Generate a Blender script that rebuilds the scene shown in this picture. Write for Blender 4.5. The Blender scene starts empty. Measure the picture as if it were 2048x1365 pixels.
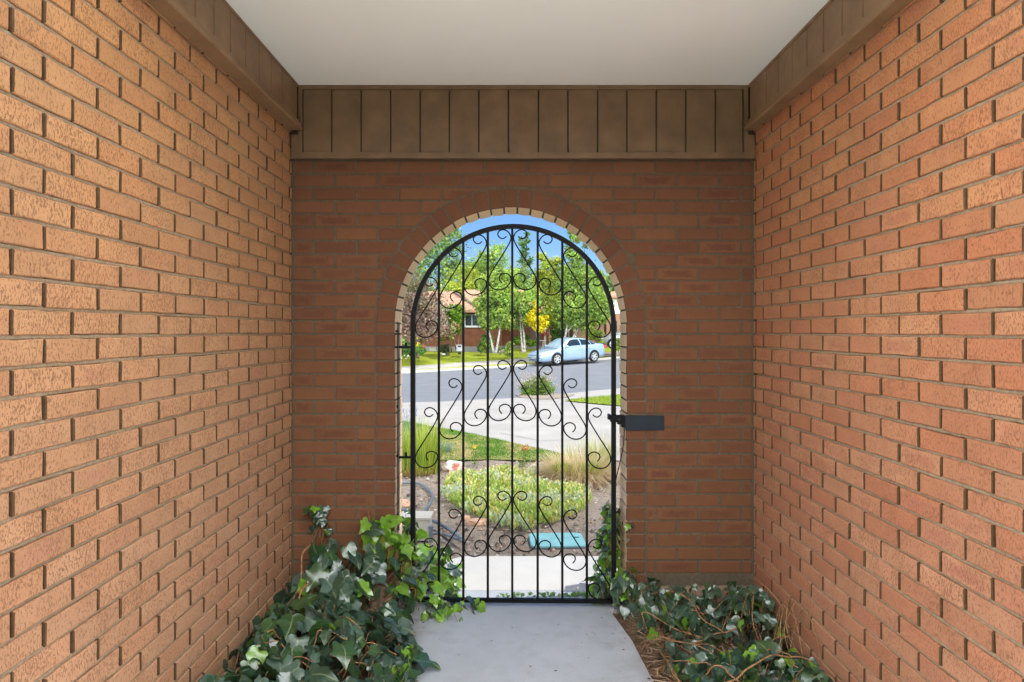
import bpy, bmesh, math, random
from mathutils import Vector, Matrix, noise as mnoise

random.seed(7)
R = random.Random(11)
sc = bpy.context.scene
COL = sc.collection
PI = math.pi

# ------------------------------------------------------------------ camera model of the photograph
F, CZ, H, VPX, VPY = 1402.0, 3.48, 1.38, 1024.0, 663.0     # focal px, distance to arch wall, eye height

def at(px, py, d):
    """world point seen at photo pixel (px,py) at distance d from the lens plane"""
    return Vector(((px - VPX) / F * d, d - CZ, H - (py - VPY) / F * d))

def sstep(a, b, x):
    t = min(1.0, max(0.0, (x - a) / (b - a)))
    return t * t * (3 - 2 * t)

C0X, C0Z = 1.42, 41.1            # a point of the far kerb, street runs 36 degrees off the wall
DX, DZ = 0.809, 0.588
def street_ts(X, z):
    return (X - C0X) * DX + (z - C0Z) * DZ, -(X - C0X) * DZ + (z - C0Z) * DX
def terrain(X, z):
    t, s = street_ts(X, z)
    h = sstep(9, 30, z) * (-0.58 + 0.026 * max(-14, min(12, t)))
    h += 0.80 * sstep(0.4, 9.0, s)
    return h
def ground(px, py, lift=0.0):
    """where the sight line through a photo pixel meets the terrain"""
    z = 3.6; step = 0.05
    while z < 160:
        X = (px - VPX) / F * z
        if H - (py - VPY) / F * z <= terrain(X, z): break
        z += step * max(1, z / 8)
    lo, hi = z - step * max(1, z / 8), z
    for _ in range(24):
        m = (lo + hi) / 2; X = (px - VPX) / F * m
        if H - (py - VPY) / F * m <= terrain(X, m): hi = m
        else: lo = m
    X = (px - VPX) / F * hi
    return Vector((X, hi - CZ, terrain(X, hi) + lift))
def gz(X, Y): return terrain(X, Y + CZ)

# ------------------------------------------------------------------ mesh builder
class MB:
    def __init__(s): s.v = []; s.f = []; s.c = []; s.uv = []; s.m = []
    def vert(s, p, c=(1, 1, 1), uv=(0, 0)):
        s.v.append(tuple(p)); s.c.append((c[0], c[1], c[2], 1.0)); s.uv.append(uv); return len(s.v) - 1
    def face(s, idx, m=0): s.f.append(tuple(idx)); s.m.append(m)
    def box(s, a, b, m=0, c=(1, 1, 1), M=None):
        x0, y0, z0 = a; x1, y1, z1 = b
        P = [(x0,y0,z0),(x1,y0,z0),(x1,y1,z0),(x0,y1,z0),(x0,y0,z1),(x1,y0,z1),(x1,y1,z1),(x0,y1,z1)]
        if M: P = [M @ Vector(p) for p in P]
        i = [s.vert(p, c) for p in P]
        for q in ((0,3,2,1),(4,5,6,7),(0,1,5,4),(1,2,6,5),(2,3,7,6),(3,0,4,7)): s.face([i[k] for k in q], m)
    def tube(s, pts, r0, r1=None, n=6, c=(1, 1, 1), cap=True, m=0):
        if r1 is None: r1 = r0
        pts = [Vector(p) for p in pts]; rings = []; L = len(pts)
        up = None
        for i, p in enumerate(pts):
            t = (pts[min(i + 1, L - 1)] - pts[max(i - 1, 0)])
            if t.length < 1e-9: t = Vector((0, 0, 1))
            t.normalize()
            if up is None: up = t.orthogonal().normalized()
            else:
                up = up - t * up.dot(t)
                up = up.normalized() if up.length > 1e-6 else t.orthogonal().normalized()
            w = t.cross(up); r = r0 + (r1 - r0) * i / max(1, L - 1)
            rings.append([s.vert(p + (up * math.cos(2*PI*k/n) + w * math.sin(2*PI*k/n)) * r, c, (k / n, i / L)) for k in range(n)])
        for i in range(L - 1):
            for k in range(n):
                s.face((rings[i][k], rings[i][(k+1) % n], rings[i+1][(k+1) % n], rings[i+1][k]), m)
        if cap:
            s.face(rings[0][::-1], m); s.face(rings[-1], m)
    def prism(s, poly, axis_fn, d0, d1, m=0, c=(1,1,1)):
        """2D polygon extruded; axis_fn(u,v,d)->point"""
        a = [s.vert(axis_fn(u, v, d0), c) for u, v in poly]; b = [s.vert(axis_fn(u, v, d1), c) for u, v in poly]
        s.face(a[::-1], m); s.face(b, m); n = len(poly)
        for k in range(n): s.face((a[k], a[(k+1) % n], b[(k+1) % n], b[k]), m)
    def build(s, name, mats, parent=None, smooth=False, loc=None):
        me = bpy.data.meshes.new(name)
        off = Vector(loc) if loc is not None else Vector((0, 0, 0))
        me.from_pydata([tuple(Vector(p) - off) for p in s.v], [], s.f)
        if not isinstance(mats, (list, tuple)): mats = [mats]
        for m in mats: me.materials.append(m)
        me.polygons.foreach_set('material_index', s.m)
        at_ = me.attributes.new('col', 'FLOAT_COLOR', 'POINT')
        at_.data.foreach_set('color', [x for c in s.c for x in c])
        uvl = me.uv_layers.new(name='uv')
        vi = [0] * len(me.loops); me.loops.foreach_get('vertex_index', vi)
        uvl.data.foreach_set('uv', [x for i in vi for x in s.uv[i]])
        if smooth: me.polygons.foreach_set('use_smooth', [True] * len(me.polygons))
        me.validate(); me.update()
        bm = bmesh.new(); bm.from_mesh(me)
        if s.v and not getattr(s, 'keep_normals', False): bmesh.ops.recalc_face_normals(bm, faces=bm.faces)
        bm.to_mesh(me); bm.free()
        o = bpy.data.objects.new(name, me); COL.objects.link(o)
        if loc is not None: o.location = off
        if parent: o.parent = parent
        return o

def tag(o, label=None, cat=None, group=None, kind=None):
    if label: o['label'] = label
    if cat: o['category'] = cat
    if group: o['group'] = group
    if kind: o['kind'] = kind
    return o
def thing(name, label, cat, loc=(0, 0, 0), group=None, rz=0.0):
    o = bpy.data.objects.new(name, None); COL.objects.link(o); o.location = loc; o.rotation_euler = (0, 0, rz)
    return tag(o, label, cat, group)
def under(child, root):
    """parent a mesh built in world coordinates, keeping its place"""
    child.parent = root
    child.matrix_parent_inverse = (Matrix.Translation(root.location) @ root.rotation_euler.to_matrix().to_4x4()).inverted()
    return child

def crom(P, n=5, closed=False):
    P = [Vector(p) for p in P]; out = []
    for i in range(len(P) - 1):
        p0 = P[max(i-1, 0)]; p1 = P[i]; p2 = P[i+1]; p3 = P[min(i+2, len(P)-1)]
        for k in range(n):
            t = k / n
            out.append(0.5 * ((2*p1) + (p2-p0)*t + (2*p0-5*p1+4*p2-p3)*t*t + (3*p1-p0-3*p2+p3)*t*t*t))
    out.append(P[-1]); return out

# ------------------------------------------------------------------ materials
class NT:
    def __init__(s, name):
        s.mat = bpy.data.materials.new(name); s.mat.use_nodes = True
        s.t = s.mat.node_tree; s.t.nodes.clear()
        s.out = s.n('ShaderNodeOutputMaterial')
    def n(s, typ, **kw):
        nd = s.t.nodes.new(typ)
        for k, v in kw.items():
            if k.startswith('i_'): nd.inputs[k[2:].replace('_', ' ')].default_value = v
            else: setattr(nd, k, v)
        return nd
    def l(s, a, b): s.t.links.new(a, b)
    def coord(s, kind='Object'): return s.n('ShaderNodeTexCoord').outputs[kind]
    def mapv(s, vec, scale=(1, 1, 1), loc=(0, 0, 0)):
        m = s.n('ShaderNodeMapping'); m.inputs['Scale'].default_value = scale; m.inputs['Location'].default_value = loc
        s.l(vec, m.inputs['Vector']); return m.outputs[0]
    def noise(s, vec, scale, detail=4, rough=0.55):
        n = s.n('ShaderNodeTexNoise'); n.inputs['Scale'].default_value = scale
        n.inputs['Detail'].default_value = detail; n.inputs['Roughness'].default_value = rough
        s.l(vec, n.inputs['Vector']); return n.outputs['Fac']
    def ramp(s, fac, stops):
        r = s.n('ShaderNodeValToRGB'); e = r.color_ramp.elements
        while len(e) < len(stops): e.new(0.5)
        for k, (p, c) in enumerate(stops):
            e[k].position = p; e[k].color = (c, c, c, 1) if isinstance(c, (int, float)) else (*c, 1)
        s.l(fac, r.inputs[0]); return r.outputs[0]
    def mix(s, fac, a, b, mode='MIX'):
        m = s.n('ShaderNodeMix', data_type='RGBA', blend_type=mode)
        for sock, v in ((m.inputs[0], fac), (m.inputs[6], a), (m.inputs[7], b)):
            if isinstance(v, (int, float)): sock.default_value = v
            elif isinstance(v, tuple): sock.default_value = (*v, 1)
            else: s.l(v, sock)
        return m.outputs[2]
    def math(s, op, a, b=0.0):
        m = s.n('ShaderNodeMath', operation=op)
        for sock, v in ((m.inputs[0], a), (m.inputs[1], b)):
            if isinstance(v, (int, float)): sock.default_value = v
            else: s.l(v, sock)
        return m.outputs[0]
    def bump(s, h, strength=0.3, dist=0.01):
        b = s.n('ShaderNodeBump'); b.inputs['Strength'].default_value = strength; b.inputs['Distance'].default_value = dist
        s.l(h, b.inputs['Height']); return b.outputs[0]
    def attr(s, name='col'): return s.n('ShaderNodeAttribute', attribute_name=name)
    def pbr(s, color, rough=0.7, spec=0.3, metal=0.0, normal=None, **kw):
        p = s.n('ShaderNodeBsdfPrincipled')
        for key, v in (('Base Color', color), ('Roughness', rough), ('Specular IOR Level', spec), ('Metallic', metal)):
            if isinstance(v, tuple): p.inputs[key].default_value = (*v, 1)
            elif isinstance(v, (int, float)): p.inputs[key].default_value = v
            else: s.l(v, p.inputs[key])
        for k, v in kw.items(): p.inputs[k.replace('_', ' ')].default_value = v
        if normal is not None: s.l(normal, p.inputs['Normal'])
        return p.outputs[0]
    def done(s, sh): s.l(sh, s.out.inputs['Surface']); return s.mat

def m_plain(name, col, rough=0.6, spec=0.3, metal=0.0, var=0.15, nscale=8.0, bump=0.0, **kw):
    t = NT(name); v = t.coord()
    n = t.noise(v, nscale, 5)
    c = t.mix(t.ramp(n, [(0.3, 0.0), (0.7, 1.0)]), tuple(x * (1 - var) for x in col), tuple(min(1, x * (1 + var)) for x in col))
    nm = t.bump(t.noise(v, nscale * 12, 3), bump, 0.004) if bump else None
    return t.done(t.pbr(c, rough, spec, metal, nm, **kw))

def m_brick(name, axis, ca, cb, flash, pit, pitamt, ph=235.0, pv=110.0, bump=0.55, pt0=0.535, zhue=False):
    """axis: 0 wall along X, 1 wall along Y"""
    t = NT(name); v = t.coord(); a = t.attr(); sep = t.n('ShaderNodeSeparateColor'); t.l(a.outputs['Color'], sep.inputs[0])
    base = t.mix(sep.outputs[0], ca, cb)
    mot = t.noise(t.mapv(v, (14, 14, 14)), 1.0, 4)
    base = t.mix(t.ramp(mot, [(0.3, 0.0), (0.75, 0.55)]), base, tuple(min(1, x * y) for x, y in zip(cb, (0.80, 0.74, 0.70))))
    base = t.mix(1.0, base, t.ramp(sep.outputs[2], [(0.0, 0.78), (1.0, 1.10)]), 'MULTIPLY')
    # flashed dark heart of some bricks
    uv = t.n('ShaderNodeSeparateXYZ'); t.l(t.coord('UV'), uv.inputs[0])
    du = t.math('ABSOLUTE', t.math('SUBTRACT', uv.outputs[0], 0.5)); dv = t.math('ABSOLUTE', t.math('SUBTRACT', uv.outputs[1], 0.5))
    d = t.math('MAXIMUM', t.math('MULTIPLY', du, 1.05), t.math('MULTIPLY', dv, 1.15))
    sc_ = (45, 45, 30)
    d2 = t.math('ADD', d, t.math('MULTIPLY', t.math('SUBTRACT', t.noise(t.mapv(v, sc_), 1.0, 3), 0.5), 0.55))
    mask = t.math('MULTIPLY', t.ramp(d2, [(0.22, 1.0), (0.46, 0.0)]), sep.outputs[1])
    base = t.mix(mask, base, flash)
    s2 = (ph, ph, pv)
    pn = t.noise(t.mapv(v, s2), 1.0, 3, 0.6)
    big = t.noise(t.mapv(v, (7, 7, 7)), 1.0, 3)
    pm = t.math('ADD', pn, t.math('MULTIPLY', t.math('SUBTRACT', big, 0.5), 0.16))
    pm = t.math('ADD', pm, t.math('MULTIPLY', t.math('SUBTRACT', sep.outputs[2], 0.5), 0.05))
    pits = t.ramp(pm, [(pt0, 0.0), (pt0 + 0.055, 1.0)])
    base = t.mix(t.math('MULTIPLY', pits, pitamt), base, pit)
    pn2 = t.noise(t.mapv(v, (170, 170, 48)), 1.0, 2, 0.5)
    drag = t.ramp(t.math('ADD', pn2, t.math('MULTIPLY', t.math('SUBTRACT', big, 0.5), 0.3)), [(0.63, 0.0), (0.70, 1.0)])
    base = t.mix(t.math('MULTIPLY', drag, pitamt * 0.6), base, pit)
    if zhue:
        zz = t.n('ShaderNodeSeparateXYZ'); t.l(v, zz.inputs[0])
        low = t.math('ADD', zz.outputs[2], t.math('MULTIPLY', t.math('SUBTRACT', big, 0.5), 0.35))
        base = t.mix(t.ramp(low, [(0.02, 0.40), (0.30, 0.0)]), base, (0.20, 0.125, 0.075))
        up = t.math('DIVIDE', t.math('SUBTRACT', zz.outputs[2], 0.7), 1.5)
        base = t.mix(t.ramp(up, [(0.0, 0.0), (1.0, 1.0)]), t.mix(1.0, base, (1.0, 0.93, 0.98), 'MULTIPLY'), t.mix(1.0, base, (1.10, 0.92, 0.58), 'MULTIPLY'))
    fine = t.noise(t.mapv(v, (420, 420, 260)), 1.0, 2)
    base = t.mix(0.35, base, t.mix(t.ramp(fine, [(0.3, 0.0), (0.7, 1.0)]), tuple(x * 0.72 for x in ca), tuple(min(1, x * 1.2) for x in cb)))
    # slow stains
    st = t.noise(t.mapv(v, (1.6, 1.6, 1.1)), 1.0, 4)
    base = t.mix(t.ramp(st, [(0.35, 0.0), (0.75, 0.30)]), base, tuple(x * 0.62 for x in ca))
    hgt = t.math('SUBTRACT', t.math('MULTIPLY', fine, 0.35), pits)
    return t.done(t.pbr(base, 0.88, 0.2, 0.0, t.bump(hgt, bump, 0.004)))

def m_mortar(name, col):
    t = NT(name); v = t.coord()
    n = t.noise(v, 60, 5, 0.7); big = t.noise(v, 3, 4)
    c = t.mix(t.ramp(n, [(0.3, 0.0), (0.7, 1.0)]), tuple(x * 0.7 for x in col), tuple(x * 1.25 for x in col))
    c = t.mix(t.ramp(big, [(0.4, 0.0), (0.7, 0.4)]), c, tuple(x * 0.6 for x in col))
    return t.done(t.pbr(c, 0.95, 0.1, 0.0, t.bump(n, 0.6, 0.006)))

def m_concrete(name, col, spot=0.25, spec=0.2, rough=0.85, dirt=False):
    t = NT(name); v = t.coord()
    big = t.noise(v, 1.3, 5); mid = t.noise(v, 9, 5, 0.6); fine = t.noise(v, 140, 3, 0.7)
    c = t.mix(t.ramp(big, [(0.35, 0.0), (0.7, 1.0)]), tuple(x * 0.86 for x in col), tuple(x * 1.06 for x in col))
    c = t.mix(t.ramp(mid, [(0.5, 0.0), (0.8, spot)]), c, tuple(x * 0.7 for x in col))
    c = t.mix(t.math('MULTIPLY', t.ramp(fine, [(0.35, 1.0), (0.55, 0.0)]), 0.22), c, tuple(x * 0.6 for x in col))
    sp = t.n('ShaderNodeTexVoronoi'); sp.inputs['Scale'].default_value = 9.0; t.l(v, sp.inputs['Vector'])
    c = t.mix(t.math('MULTIPLY', t.ramp(sp.outputs['Distance'], [(0.03, 1.0), (0.05, 0.0)]), 0.5), c, (0.05, 0.045, 0.04))
    if dirt:
        xx = t.n('ShaderNodeSeparateXYZ'); t.l(v, xx.inputs[0])
        e = t.math('ABSOLUTE', t.math('SUBTRACT', xx.outputs[0], 0.04))
        e = t.math('ADD', e, t.math('MULTIPLY', t.math('SUBTRACT', mid, 0.5), 0.30))
        c = t.mix(t.math('MULTIPLY', t.ramp(e, [(0.40, 0.0), (0.56, 1.0)]), 0.55), c, (0.20, 0.155, 0.115))
        st = t.noise(t.mapv(v, (3.2, 1.7, 1)), 1.0, 6, 0.65)
        c = t.mix(t.ramp(st, [(0.48, 0.0), (0.72, 0.35)]), c, tuple(x * 0.62 for x in col))
        c = t.mix(t.ramp(st, [(0.22, 0.35), (0.42, 0.0)]), c, tuple(min(1, x * 1.3) for x in col))
    return t.done(t.pbr(c, rough, spec, 0.0, t.bump(fine, 0.25, 0.003)))

def m_soil(name, a, b, c3):
    t = NT(name); v = t.coord()
    n = t.noise(v, 4, 6, 0.65); f = t.noise(v, 55, 5, 0.75); g = t.noise(v, 220, 2)
    c = t.mix(t.ramp(n, [(0.35, 0.0), (0.65, 1.0)]), a, b)
    c = t.mix(t.ramp(f, [(0.45, 0.0), (0.68, 0.85)]), c, c3)
    c = t.mix(t.ramp(g, [(0.35, 0.6), (0.5, 0.0)]), c, tuple(x * 0.4 for x in a))
    return t.done(t.pbr(c, 0.95, 0.1, 0.0, t.bump(t.math('ADD', f, t.math('MULTIPLY', g, 0.4)), 0.9, 0.02)))

def m_grass(name, a, b, dry, sc1=3.0, ds=0.22, d0=0.50, d1=0.66):
    t = NT(name); v = t.coord()
    n = t.noise(v, sc1 * ds, 5); f = t.noise(v, sc1 * 9, 4, 0.7); g = t.noise(t.mapv(v, (1, 1, 0.4)), sc1 * 45, 2)
    c = t.mix(t.ramp(f, [(0.35, 0.0), (0.65, 1.0)]), a, b)
    c = t.mix(t.ramp(n, [(d0, 0.0), (d1, 0.8)]), c, dry)
    c = t.mix(t.ramp(g, [(0.3, 0.55), (0.5, 0.0)]), c, tuple(x * 0.45 for x in a))
    return t.done(t.pbr(c, 0.9, 0.15, 0.0, t.bump(g, 0.8, 0.03)))

def m_leaf(name, tr=0.35, rough=0.55, spec=0.25, trboost=1.3, veins=False, sheen=None):
    t = NT(name); a = t.attr(); col = a.outputs['Color']
    if veins:
        uv = t.n('ShaderNodeSeparateXYZ'); t.l(t.coord('UV'), uv.inputs[0])
        au = t.math('ABSOLUTE', t.math('SUBTRACT', uv.outputs[0], 0.5))
        rib = t.ramp(au, [(0.012, 1.0), (0.035, 0.0)])
        w = t.math('SUBTRACT', uv.outputs[1], t.math('MULTIPLY', au, 1.1))
        side = t.ramp(t.math('PINGPONG', w, 0.11), [(0.0, 1.0), (0.14, 0.0)])
        vv = t.math('MULTIPLY', t.math('MAXIMUM', rib, t.math('MULTIPLY', side, 0.16)), 0.42)
        col = t.mix(vv, col, (0.36, 0.42, 0.25))
        mott = t.noise(t.coord(), 28, 3)
        col = t.mix(t.ramp(mott, [(0.4, 0.0), (0.75, 0.4)]), col, (0.03, 0.055, 0.03))
    nm = t.bump(t.noise(t.coord(), 60, 2), 0.25, 0.004) if veins else None
    p = t.pbr(col, rough, spec, 0.0, nm)
    tb = t.n('ShaderNodeBsdfTranslucent'); mc = t.mix(1.0, col, (trboost, trboost * 1.05, trboost * 0.5), 'MULTIPLY'); t.l(mc, tb.inputs[0])
    ms = t.n('ShaderNodeMixShader'); ms.inputs[0].default_value = tr; t.l(p, ms.inputs[1]); t.l(tb.outputs[0], ms.inputs[2])
    return t.done(ms.outputs[0])

def m_attr(name, rough=0.8, spec=0.2, var=0.3, nscale=20):
    t = NT(name); a = t.attr()
    n = t.noise(t.coord(), nscale, 4)
    c = t.mix(t.ramp(n, [(0.3, 0.0), (0.7, var)]), a.outputs['Color'], (0.02, 0.015, 0.01))
    return t.done(t.pbr(c, rough, spec))

def m_bark(name, col, dark, sc_=9):
    t = NT(name); v = t.coord()
    n = t.noise(t.mapv(v, (1, 1, 2.2)), sc_, 5, 0.7)
    c = t.mix(t.ramp(n, [(0.42, 0.0), (0.62, 1.0)]), col, dark)
    return t.done(t.pbr(c, 0.85, 0.2, 0.0, t.bump(n, 0.5, 0.01)))

M = {}
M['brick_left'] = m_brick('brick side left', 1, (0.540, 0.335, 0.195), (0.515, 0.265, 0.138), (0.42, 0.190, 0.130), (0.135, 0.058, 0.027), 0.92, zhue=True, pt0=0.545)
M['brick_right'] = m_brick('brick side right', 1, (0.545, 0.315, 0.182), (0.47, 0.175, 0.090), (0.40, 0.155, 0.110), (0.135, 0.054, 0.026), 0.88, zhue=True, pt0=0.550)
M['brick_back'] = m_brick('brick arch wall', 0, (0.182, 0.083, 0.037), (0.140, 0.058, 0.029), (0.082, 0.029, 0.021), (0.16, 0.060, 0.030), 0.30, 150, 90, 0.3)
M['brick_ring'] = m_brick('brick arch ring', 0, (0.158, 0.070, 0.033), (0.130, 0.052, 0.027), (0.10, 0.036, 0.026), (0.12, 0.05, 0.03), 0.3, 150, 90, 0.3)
M['brick_reveal_lit'] = m_brick('brick arch reveal lit', 0, (0.92, 0.69, 0.47), (0.90, 0.62, 0.41), (0.8, 0.55, 0.40), (0.5, 0.3, 0.2), 0.4, 120, 90, 0.3)
M['brick_end_shade'] = m_mortar('brick end shade', (0.090, 0.050, 0.026))  # dark colour on the brick ends paints the shade of the head joints
M['mortar_shaded'] = m_mortar('mortar shaded in head joints', (0.085, 0.049, 0.026))  # shade inside the head joints put into the mortar colour
M['mortar_side'] = m_mortar('mortar raked', (0.35, 0.265, 0.175))
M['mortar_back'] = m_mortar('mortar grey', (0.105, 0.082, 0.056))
M['foundation'] = m_mortar('foundation concrete', (0.30, 0.22, 0.15))
M['path'] = m_concrete('porch path concrete', (0.445, 0.48, 0.52), 0.6, 0.35, 0.6, True)
M['bounce_paving'] = m_concrete('courtyard paving', (0.90, 0.88, 0.82), 0.05)
M['walk'] = m_concrete('sunlit walkway concrete', (0.60, 0.585, 0.55), 0.12)
M['drive'] = m_concrete('driveway concrete', (0.325, 0.308, 0.285), 0.25)
M['kerb'] = m_concrete('kerb concrete', (0.44, 0.42, 0.38), 0.3)
M['asphalt'] = m_concrete('street asphalt', (0.160, 0.168, 0.185), 0.45)
M['soil'] = m_soil('garden soil', (0.235, 0.185, 0.145), (0.34, 0.28, 0.225), (0.48, 0.41, 0.34))
M['soil_in'] = m_soil('porch bed soil', (0.16, 0.10, 0.06), (0.24, 0.15, 0.09), (0.36, 0.24, 0.15))
M['lawn'] = m_grass('near lawn', (0.07, 0.15, 0.018), (0.12, 0.21, 0.03), (0.42, 0.34, 0.16), 3.0, 0.9, 0.47, 0.60)
M['grass_far'] = m_grass('far lawn', (0.21, 0.27, 0.024), (0.29, 0.33, 0.03), (0.30, 0.29, 0.07), 0.9)
M['ceiling'] = m_plain('ceiling paint', (0.89, 0.92, 0.87), 0.9, 0.1, 0, 0.02, 1.2, 0.25)
M['bounce_white'] = m_plain('white stucco', (0.84, 0.82, 0.78), 0.9, 0.1, 0, 0.04, 2.0, 0.3)
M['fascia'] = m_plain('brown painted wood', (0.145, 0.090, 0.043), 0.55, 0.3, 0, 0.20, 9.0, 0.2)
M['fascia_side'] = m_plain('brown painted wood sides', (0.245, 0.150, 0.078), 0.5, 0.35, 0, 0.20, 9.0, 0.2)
M['fascia_groove'] = m_plain('brown groove', (0.062, 0.040, 0.022), 0.7, 0.2, 0, 0.1, 5.0)
M['iron'] = m_plain('black painted iron', (0.0035, 0.0035, 0.004), 0.5, 0.12, 0, 0.3, 14.0, 0.1)
M['plate'] = m_plain('blue black steel plate', (0.017, 0.024, 0.031), 0.6, 0.15, 0, 0.12, 9.0)
M['chrome'] = m_plain('worn steel', (0.35, 0.35, 0.36), 0.35, 0.5, 0.8, 0.2, 20)
M['leaf_ivy'] = m_leaf('ivy leaf', 0.17, 0.29, 0.9, 2.2, True)
M['leaf'] = m_leaf('tree leaf', 0.38, 0.6, 0.2, 1.25)
M['blade'] = m_leaf('grass blade', 0.35, 0.6, 0.2, 1.2)
M['petal'] = m_leaf('flower petal', 0.3, 0.6, 0.2, 1.1)
M['vine'] = m_bark('ivy vine', (0.34, 0.19, 0.09), (0.16, 0.08, 0.04), 30)
M['litter'] = m_attr('dry litter', 0.9, 0.1, 0.4, 40)
M['bark_white'] = m_bark('aspen bark', (0.40, 0.39, 0.35), (0.16, 0.145, 0.12), 5)
M['bark'] = m_bark('brown bark', (0.20, 0.15, 0.11), (0.09, 0.065, 0.05), 7)
M['rock'] = NT('white and red rock').mat
_t = NT('white and red garden rock'); _v = _t.coord(); _n = _t.noise(_v, 7, 4)
M['rock'] = _t.done(_t.pbr(_t.mix(_t.ramp(_n, [(0.54, 0.0), (0.62, 1.0)]), (0.62, 0.58, 0.55), (0.38, 0.13, 0.09)), 0.85, 0.2, 0, _t.bump(_t.noise(_v, 30, 5), 0.6, 0.02)))
M['sandstone'] = m_plain('pink sandstone', (0.46, 0.29, 0.20), 0.9, 0.1, 0, 0.25, 14, 0.5)
M['hose'] = m_plain('grey rubber hose', (0.12, 0.14, 0.165), 0.45, 0.4, 0, 0.2, 10)
M['box_white'] = m_plain('off white enamel', (0.42, 0.40, 0.34), 0.6, 0.3, 0, 0.08, 4)
M['grey_metal'] = m_plain('grey galvanised metal', (0.36, 0.37, 0.39), 0.5, 0.4, 0.2, 0.15, 6)
M['turquoise'] = m_plain('turquoise plastic', (0.19, 0.41, 0.42), 0.55, 0.35, 0, 0.14, 7, 0.2)
M['black'] = m_plain('black plastic', (0.01, 0.01, 0.01), 0.6, 0.3)
M['rubber'] = m_plain('tyre rubber', (0.012, 0.012, 0.013), 0.8, 0.2)
M['alloy'] = m_plain('alloy rim', (0.60, 0.61, 0.62), 0.3, 0.5, 0.6, 0.05)
M['carpaint'] = m_plain('light blue car paint', (0.25, 0.35, 0.48), 0.25, 0.5, 0.25, 0.02, 1, 0, Coat_Weight=0.6)
M['carpaint2'] = m_plain('silver car paint', (0.27, 0.28, 0.26), 0.28, 0.6, 0.3, 0.03, 1, 0, Coat_Weight=0.5)
M['carglass'] = m_plain('tinted car glass', (0.012, 0.020, 0.028), 0.10, 0.45, 0, 0.1, 3)
M['windscreen'] = m_plain('windscreen glass', (0.16, 0.24, 0.30), 0.08, 0.9, 0, 0.2, 2)
M['lamp'] = m_plain('headlamp glass', (0.55, 0.55, 0.48), 0.15, 0.8, 0, 0.1, 9)
M['red_lamp'] = m_plain('red lamp glass', (0.42, 0.05, 0.06), 0.2, 0.6)
M['plate_car'] = m_plain('licence plate', (0.22, 0.26, 0.25), 0.5, 0.3)
M['roof'] = m_plain('salmon asphalt shingles', (0.37, 0.205, 0.14), 0.95, 0.1, 0, 0.28, 3.5, 0.4)
M['house_brick'] = m_plain('far house brick', (0.19, 0.080, 0.048), 0.9, 0.1, 0, 0.18, 3, 0.3)
M['garage_wall'] = m_plain('garage brick', (0.24, 0.135, 0.105), 0.9, 0.1, 0, 0.1, 3, 0.2)
M['tan_brick'] = m_plain('tan brick', (0.26, 0.15, 0.10), 0.9, 0.1, 0, 0.12, 3, 0.2)
M['trim'] = m_plain('brown trim', (0.13, 0.10, 0.085), 0.7, 0.2)
M['white_paint'] = m_plain('white paint', (0.66, 0.66, 0.64), 0.7, 0.2, 0, 0.05)
M['glass_dark'] = m_plain('dark window glass', (0.02, 0.028, 0.032), 0.08, 0.7, 0, 0.3, 2)
M['grey_concrete'] = m_concrete('grey foundation', (0.26, 0.26, 0.26), 0.3)
M['pink'] = m_plain('pink fabric', (0.60, 0.15, 0.18), 0.8, 0.1)
M['ochre'] = m_plain('ochre fabric', (0.55, 0.32, 0.05), 0.8, 0.1)

# ------------------------------------------------------------------ brickwork
LP, CP, JT = 0.2122, 0.06618, 0.0095     # brick pitch, course pitch, joint
XL, XR = -1.092, 1.196                   # inner faces of the two side walls
S0 = F / CZ
JZ0 = H - (615.2 - VPY) / S0             # a bed joint height (measured)
def rjit(a): return R.uniform(-a, a)

def brick_cols(pflash):
    return (R.random() ** 1.2, (R.uniform(0.5, 1.0) if R.random() < pflash else R.uniform(0, 0.12)), R.random())

def add_brick(mb, poly, fn, depth, cham, col, jit=0.0, sub=None, m=0, endm=None):
    """poly: CCW 2D outline (u,v); fn(u,v,d): d=0 face, grows into wall"""
    P = []
    n = len(poly)
    for k in range(n):
        a, b = poly[k], poly[(k + 1) % n]
        L = math.hypot(b[0]-a[0], b[1]-a[1]); q = max(1, int(L / sub)) if sub else 1
        for j in range(q):
            t = j / q
            P.append((a[0] + (b[0]-a[0]) * t + rjit(jit), a[1] + (b[1]-a[1]) * t + rjit(jit)))
    us = [p[0] for p in P]; vs = [p[1] for p in P]
    u0, u1, v0, v1 = min(us), max(us), min(vs), max(vs); cu, cv = sum(us)/len(us), sum(vs)/len(vs)
    def ins(p, e):
        w = max(1e-4, u1 - u0); h = max(1e-4, v1 - v0)
        return (cu + (p[0]-cu) * max(0.2, 1 - 2*e/w), cv + (p[1]-cv) * max(0.2, 1 - 2*e/h))
    uv = lambda p: ((p[0]-u0) / max(1e-4, u1-u0), (p[1]-v0) / max(1e-4, v1-v0))
    off = rjit(0.0016)
    front = [mb.vert(fn(*ins(p, cham), off), col, uv(p)) for p in P]
    edge = [mb.vert(fn(p[0], p[1], off + cham * R.uniform(0.5, 1.3)), col, uv(p)) for p in P]
    back = [mb.vert(fn(p[0], p[1], depth), col, uv(p)) for p in P]
    mb.face(front, m); k_ = len(P)
    for k in range(k_):
        j = (k + 1) % k_
        e_ = m if endm is None or abs(P[j][1] - P[k][1]) < abs(P[j][0] - P[k][0]) else endm
        mb.face((edge[k], edge[j], front[j], front[k]), e_); mb.face((back[k], back[j], edge[j], edge[k]), e_)

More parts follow.
